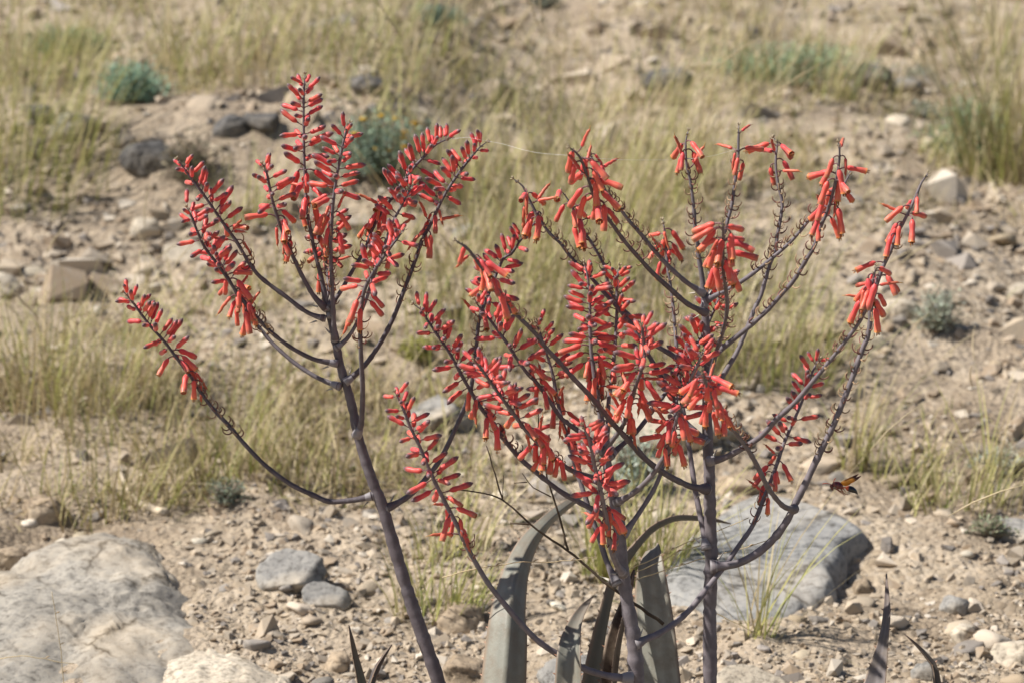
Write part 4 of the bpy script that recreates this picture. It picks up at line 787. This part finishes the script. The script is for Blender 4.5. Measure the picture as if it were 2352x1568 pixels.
tube_thing("dry_twig", [([(1052, 1124), (1107, 1131), (1154, 1144), (1180, 1166), (1217, 1203), (1268, 1239), (1305, 1265), (1348, 1302), (1382, 1331), (1422, 1360), (1473, 1397), (1525, 1433)], .0010, .0027, 3.02, 2.98),
    ([(1154, 1144), (1132, 1071), (1118, 1023)], .0015, .0009, 3.0, 3.02), ([(1305, 1262), (1286, 1188), (1268, 1133), (1253, 1074), (1239, 1000), (1236, 940)], .0020, .0010, 3.0, 3.04),
    ([(1264, 1140), (1212, 1108), (1200, 1085)], .0010, .0006, 3.0, 3.02), ([(1212, 1108), (1180, 1108)], .0008, .0006, 3.0, 3.0), ([(1217, 1203), (1172, 1201)], .0014, .0015, 3.0, 3.0), ([(1154, 1146), (1156, 1090)], .0006, .0005, 3.0, 3.0)],
    "thin brown dry twig crossing behind the forked middle stalk", "twig", TW)
g1 = on_ground(272, 1100); g2 = on_ground(380, 1188)
def ground_stick(name, pts, r0, r1, label, col):
    W = [on_ground(*p) + np.array([0, 0, r0 * .8]) for p in pts]; g = W[0]; Q = spline([a_ - g for a_ in W], .015)
    mb = MB(); mb.add(*sweep(Q, np.linspace(r0, r1, len(Q)), 7, np.array(col)[None] * np.random.default_rng(3).uniform(.8, 1.2, (len(Q), 1)))); return tag(link(name, mb.mesh(name, "dry_plant"), None, tuple(g)), label, "stick")
ground_stick("dead_stick", [(276, 1096), (292, 1130), (315, 1158), (345, 1172), (382, 1184)], .006, .010, "bleached curved dead stick above the huge grey boulder", (.55, .46, .34))
STRAWS = [([(152, 1640), (146, 1560), (138, 1480), (128, 1410), (118, 1358)], 3.36, "single upright straw in front of the huge grey boulder"), ([(0, 1512), (50, 1505), (120, 1516), (170, 1524)], 3.38, "straw lying flat across the base of the huge boulder"),
    ([(1016, 1325), (1080, 1308), (1180, 1292), (1290, 1288), (1370, 1278)], 2.98, "long pale straw lying across the recurved aloe leaf"),
    ([(1432, 1312), (1500, 1282), (1560, 1252), (1640, 1222), (1720, 1188)], 3.06, "upper of three straws slanting between the upright stalks"),
    ([(1436, 1322), (1500, 1296), (1570, 1262), (1620, 1250)], 3.08, "short knobbly straw under the uppermost slanting one"),
    ([(1440, 1338), (1520, 1310), (1620, 1280), (1720, 1254), (1800, 1225)], 3.05, "lowest and longest straw slanting past the straight stalk"),
    ([(1640, 1405), (1690, 1430), (1740, 1455)], 3.2, "pale straw on the ground right of the straight stalk")]
for pts, y_, lab in STRAWS:
    W3 = [at(p[0], p[1], y_) for p in pts]; g = W3[0]; Q = spline([a_ - g for a_ in W3], .012); mb = MB()
    Q = Q + np.random.default_rng(len(lab)).normal(0, .0005, Q.shape); mb.add(*sweep(Q, np.linspace(.0009, .0006, len(Q)), 5, (.62, .50, .30)))
    for k in range(6, len(Q) - 2, 4): mb.add(*sweep([Q[k], Q[k] + [.004, 0, .003], Q[k] + [.008, 0, .004]], [.0004, .0011, .0002], 4, (.45, .33, .20)))
    tag(link("dry_straw", mb.mesh("dry_straw", "dry_plant"), None, tuple(g)), lab, "straw", "loose dry straws")
# ------------------------------------------------------------------ spider thread
for pts, rr, lab in [([(1037, 319, 3.04), (1075, 316, 3.03), (1104, 322, 3.03), (1150, 330, 3.02), (1225, 350, 2.97), (1310, 358, 2.86), (1412, 367, 2.9), (1545, 368, 3.03)], .00014, "shining spider thread strung between the left and right flower spikes"),
                     ([(1578, 366, 3.04), (1640, 358, 3.05), (1692, 343, 3.06), (1745, 327, 3.08)], .00012, "short spider thread between the topmost right flowers")]:
    W3 = [at(*p) for p in pts]; g = W3[0]; mb = MB(); Q = spline([a_ - g for a_ in W3], .02); mb.add(*sweep(Q, rr, 4, (.9, .9, .88)))
    tag(link("spider_thread", mb.mesh("spider_thread", "silk"), None, tuple(g)), lab, "spider thread")

# ------------------------------------------------------------------ wasp
S_ = .0394e-3 * .97
wp = at(1866 + 45 + (1100 / 9.224) / 1.7415 - 45, (1850 + 880 / 9.224) / 1.7415, 2.98)
we = empty("wasp", tuple(wp), "flying maroon wasp with amber wings and black abdomen beside the plant", "wasp")
def wpt(x, y, d=0): return np.array([(x - 1100) * S_, d * S_, -(y - 880) * S_])
mb = MB(); MAR = np.array((.115, .016, .014)); ORR = np.array((.38, .055, .012)); BLK = np.array((.006, .006, .009))
body = [(735, 860, 45), (775, 815, 90), (840, 795, 118), (930, 815, 140), (1020, 860, 128), (1080, 900, 90), (1125, 918, 48), (1165, 915, 28), (1205, 908, 24), (1235, 912, 34), (1265, 922, 62), (1310, 935, 95), (1370, 950, 112), (1440, 972, 118), (1510, 1005, 108), (1575, 1045, 86), (1630, 1095, 56), (1670, 1145, 28), (1694, 1186, 5)]
Q = spline(np.array([list(wpt(a_, b_)) + [c_ * S_] for a_, b_, c_ in body]), .0006); xs = Q[:, 0] / S_ + 1100
C = np.array([MAR * (1 + .3 * math.sin(x_ * .05)) if x_ < 1080 else (MAR * (1 - (x_ - 1080) / 60) + ORR * ((x_ - 1080) / 60) if x_ < 1140 else (ORR if x_ < 1295 else (ORR * max(0, 1 - (x_ - 1295) / 45) + BLK * min(1, (x_ - 1295) / 45)))) for x_ in xs])
mb.add(*sweep(Q[:, :3], Q[:, 3], 16, C))
mb.add(*sweep([wpt(712, 775), wpt(712, 800), wpt(705, 850), wpt(712, 900), wpt(725, 950), wpt(738, 1000), wpt(746, 1035)], np.array([20, 62, 78, 66, 46, 24, 4]) * S_, 12, MAR * .8))
for s_ in (-1, 1):
    V0, F0 = ICO[2]; mb.add(V0 * np.array([32, 30, 48]) * S_ + wpt(700, 850, s_ * 62), F0, (.03, .008, .008))                # eyes
ant = [[(700, 790), (640, 765), (560, 745), (470, 733), (390, 740), (350, 765)], [(735, 780), (765, 720), (790, 650), (810, 590), (835, 562), (858, 570)]]
for k, A_ in enumerate(ant): mb.add(*sweep(spline([wpt(x_, y_, (-40 if k == 0 else 40)) for x_, y_ in A_], .0008), 15 * S_, 5, (.30, .05, .02)))
legs = [([(860, 940), (940, 1010), (1050, 1080), (1130, 1140), (1190, 1190)], -60), ([(900, 950), (1000, 1040), (1100, 1090), (1190, 1150), (1290, 1195)], 50), ([(1050, 980), (1110, 1040), (1130, 1090), (1200, 1140), (1330, 1165)], -50), ([(1080, 970), (1180, 1000), (1220, 1060), (1250, 1110)], 60), ([(820, 930), (870, 990), (960, 1030), (1040, 1090)], 50), ([(1060, 970), (1090, 1010), (1120, 1050), (1160, 1100)], 20)]
for A_, d_ in legs:
    q_ = spline([wpt(x_, y_, d_ * (1 + .15 * i)) for i, (x_, y_) in enumerate(A_)], .0008); mb.add(*sweep(q_, np.linspace(20, 10, len(q_)) * S_, 5, (.20, .05, .02)))
link("body", mb.mesh("body", "wasp_shell"), we)
def wing(root, tip, wmax, dy, ln_lab):
    root, tip = np.array(root, float), np.array(tip, float); ax = (tip - root); L_ = np.linalg.norm(ax); ax /= L_; pe = np.array([-ax[1], ax[0]]); ups = []; los = []
    for t in np.linspace(0, 1, 14):
        c = root + ax * L_ * t; wu = wmax * .10 * math.sin(math.pi * min(1, t * 1.02)) ** .7; wl = wmax * (math.sin(math.pi * min(1, t ** .8)) ** .8 if t < .98 else .05)
        ups.append((c - pe * wu, t)); los.append((c + pe * wl, t))
    V = []; C = []
    for side in (-1, 1):
        for row in (ups, los):
            for p, t in row:
                V.append(wpt(p[0], p[1], dy * (.4 + 1.0 * t) + side * 2)); C.append(np.array((.62, .27, .03)) * (1 - min(1, max(0, (t - .58) * 8))) + np.array((.07, .02, .015)) * min(1, max(0, (t - .58) * 8)))
    F = []; n = 14
    for b_ in (0, 28):
        for k in range(n - 1): f = (b_ + k, b_ + k + 1, b_ + n + k + 1, b_ + n + k); F.append(f if b_ else f[::-1])
    for k in range(n - 1): F.append((k, k + 1, 28 + k + 1, 28 + k)); F.append((14 + k, 28 + 14 + k, 28 + 14 + k + 1, 14 + k + 1))
    mb = MB(); mb.add(V, F, C); link("wing", mb.mesh("wing", "wasp_wing"), we)
wing((1020, 715), (1775, 395), 150, -140, "")
wing((1040, 720), (1740, 425), 150, 150, "")
wing((1060, 760), (1460, 640), 120, -90, "")
wing((1060, 760), (1440, 650), 120, 110, "")
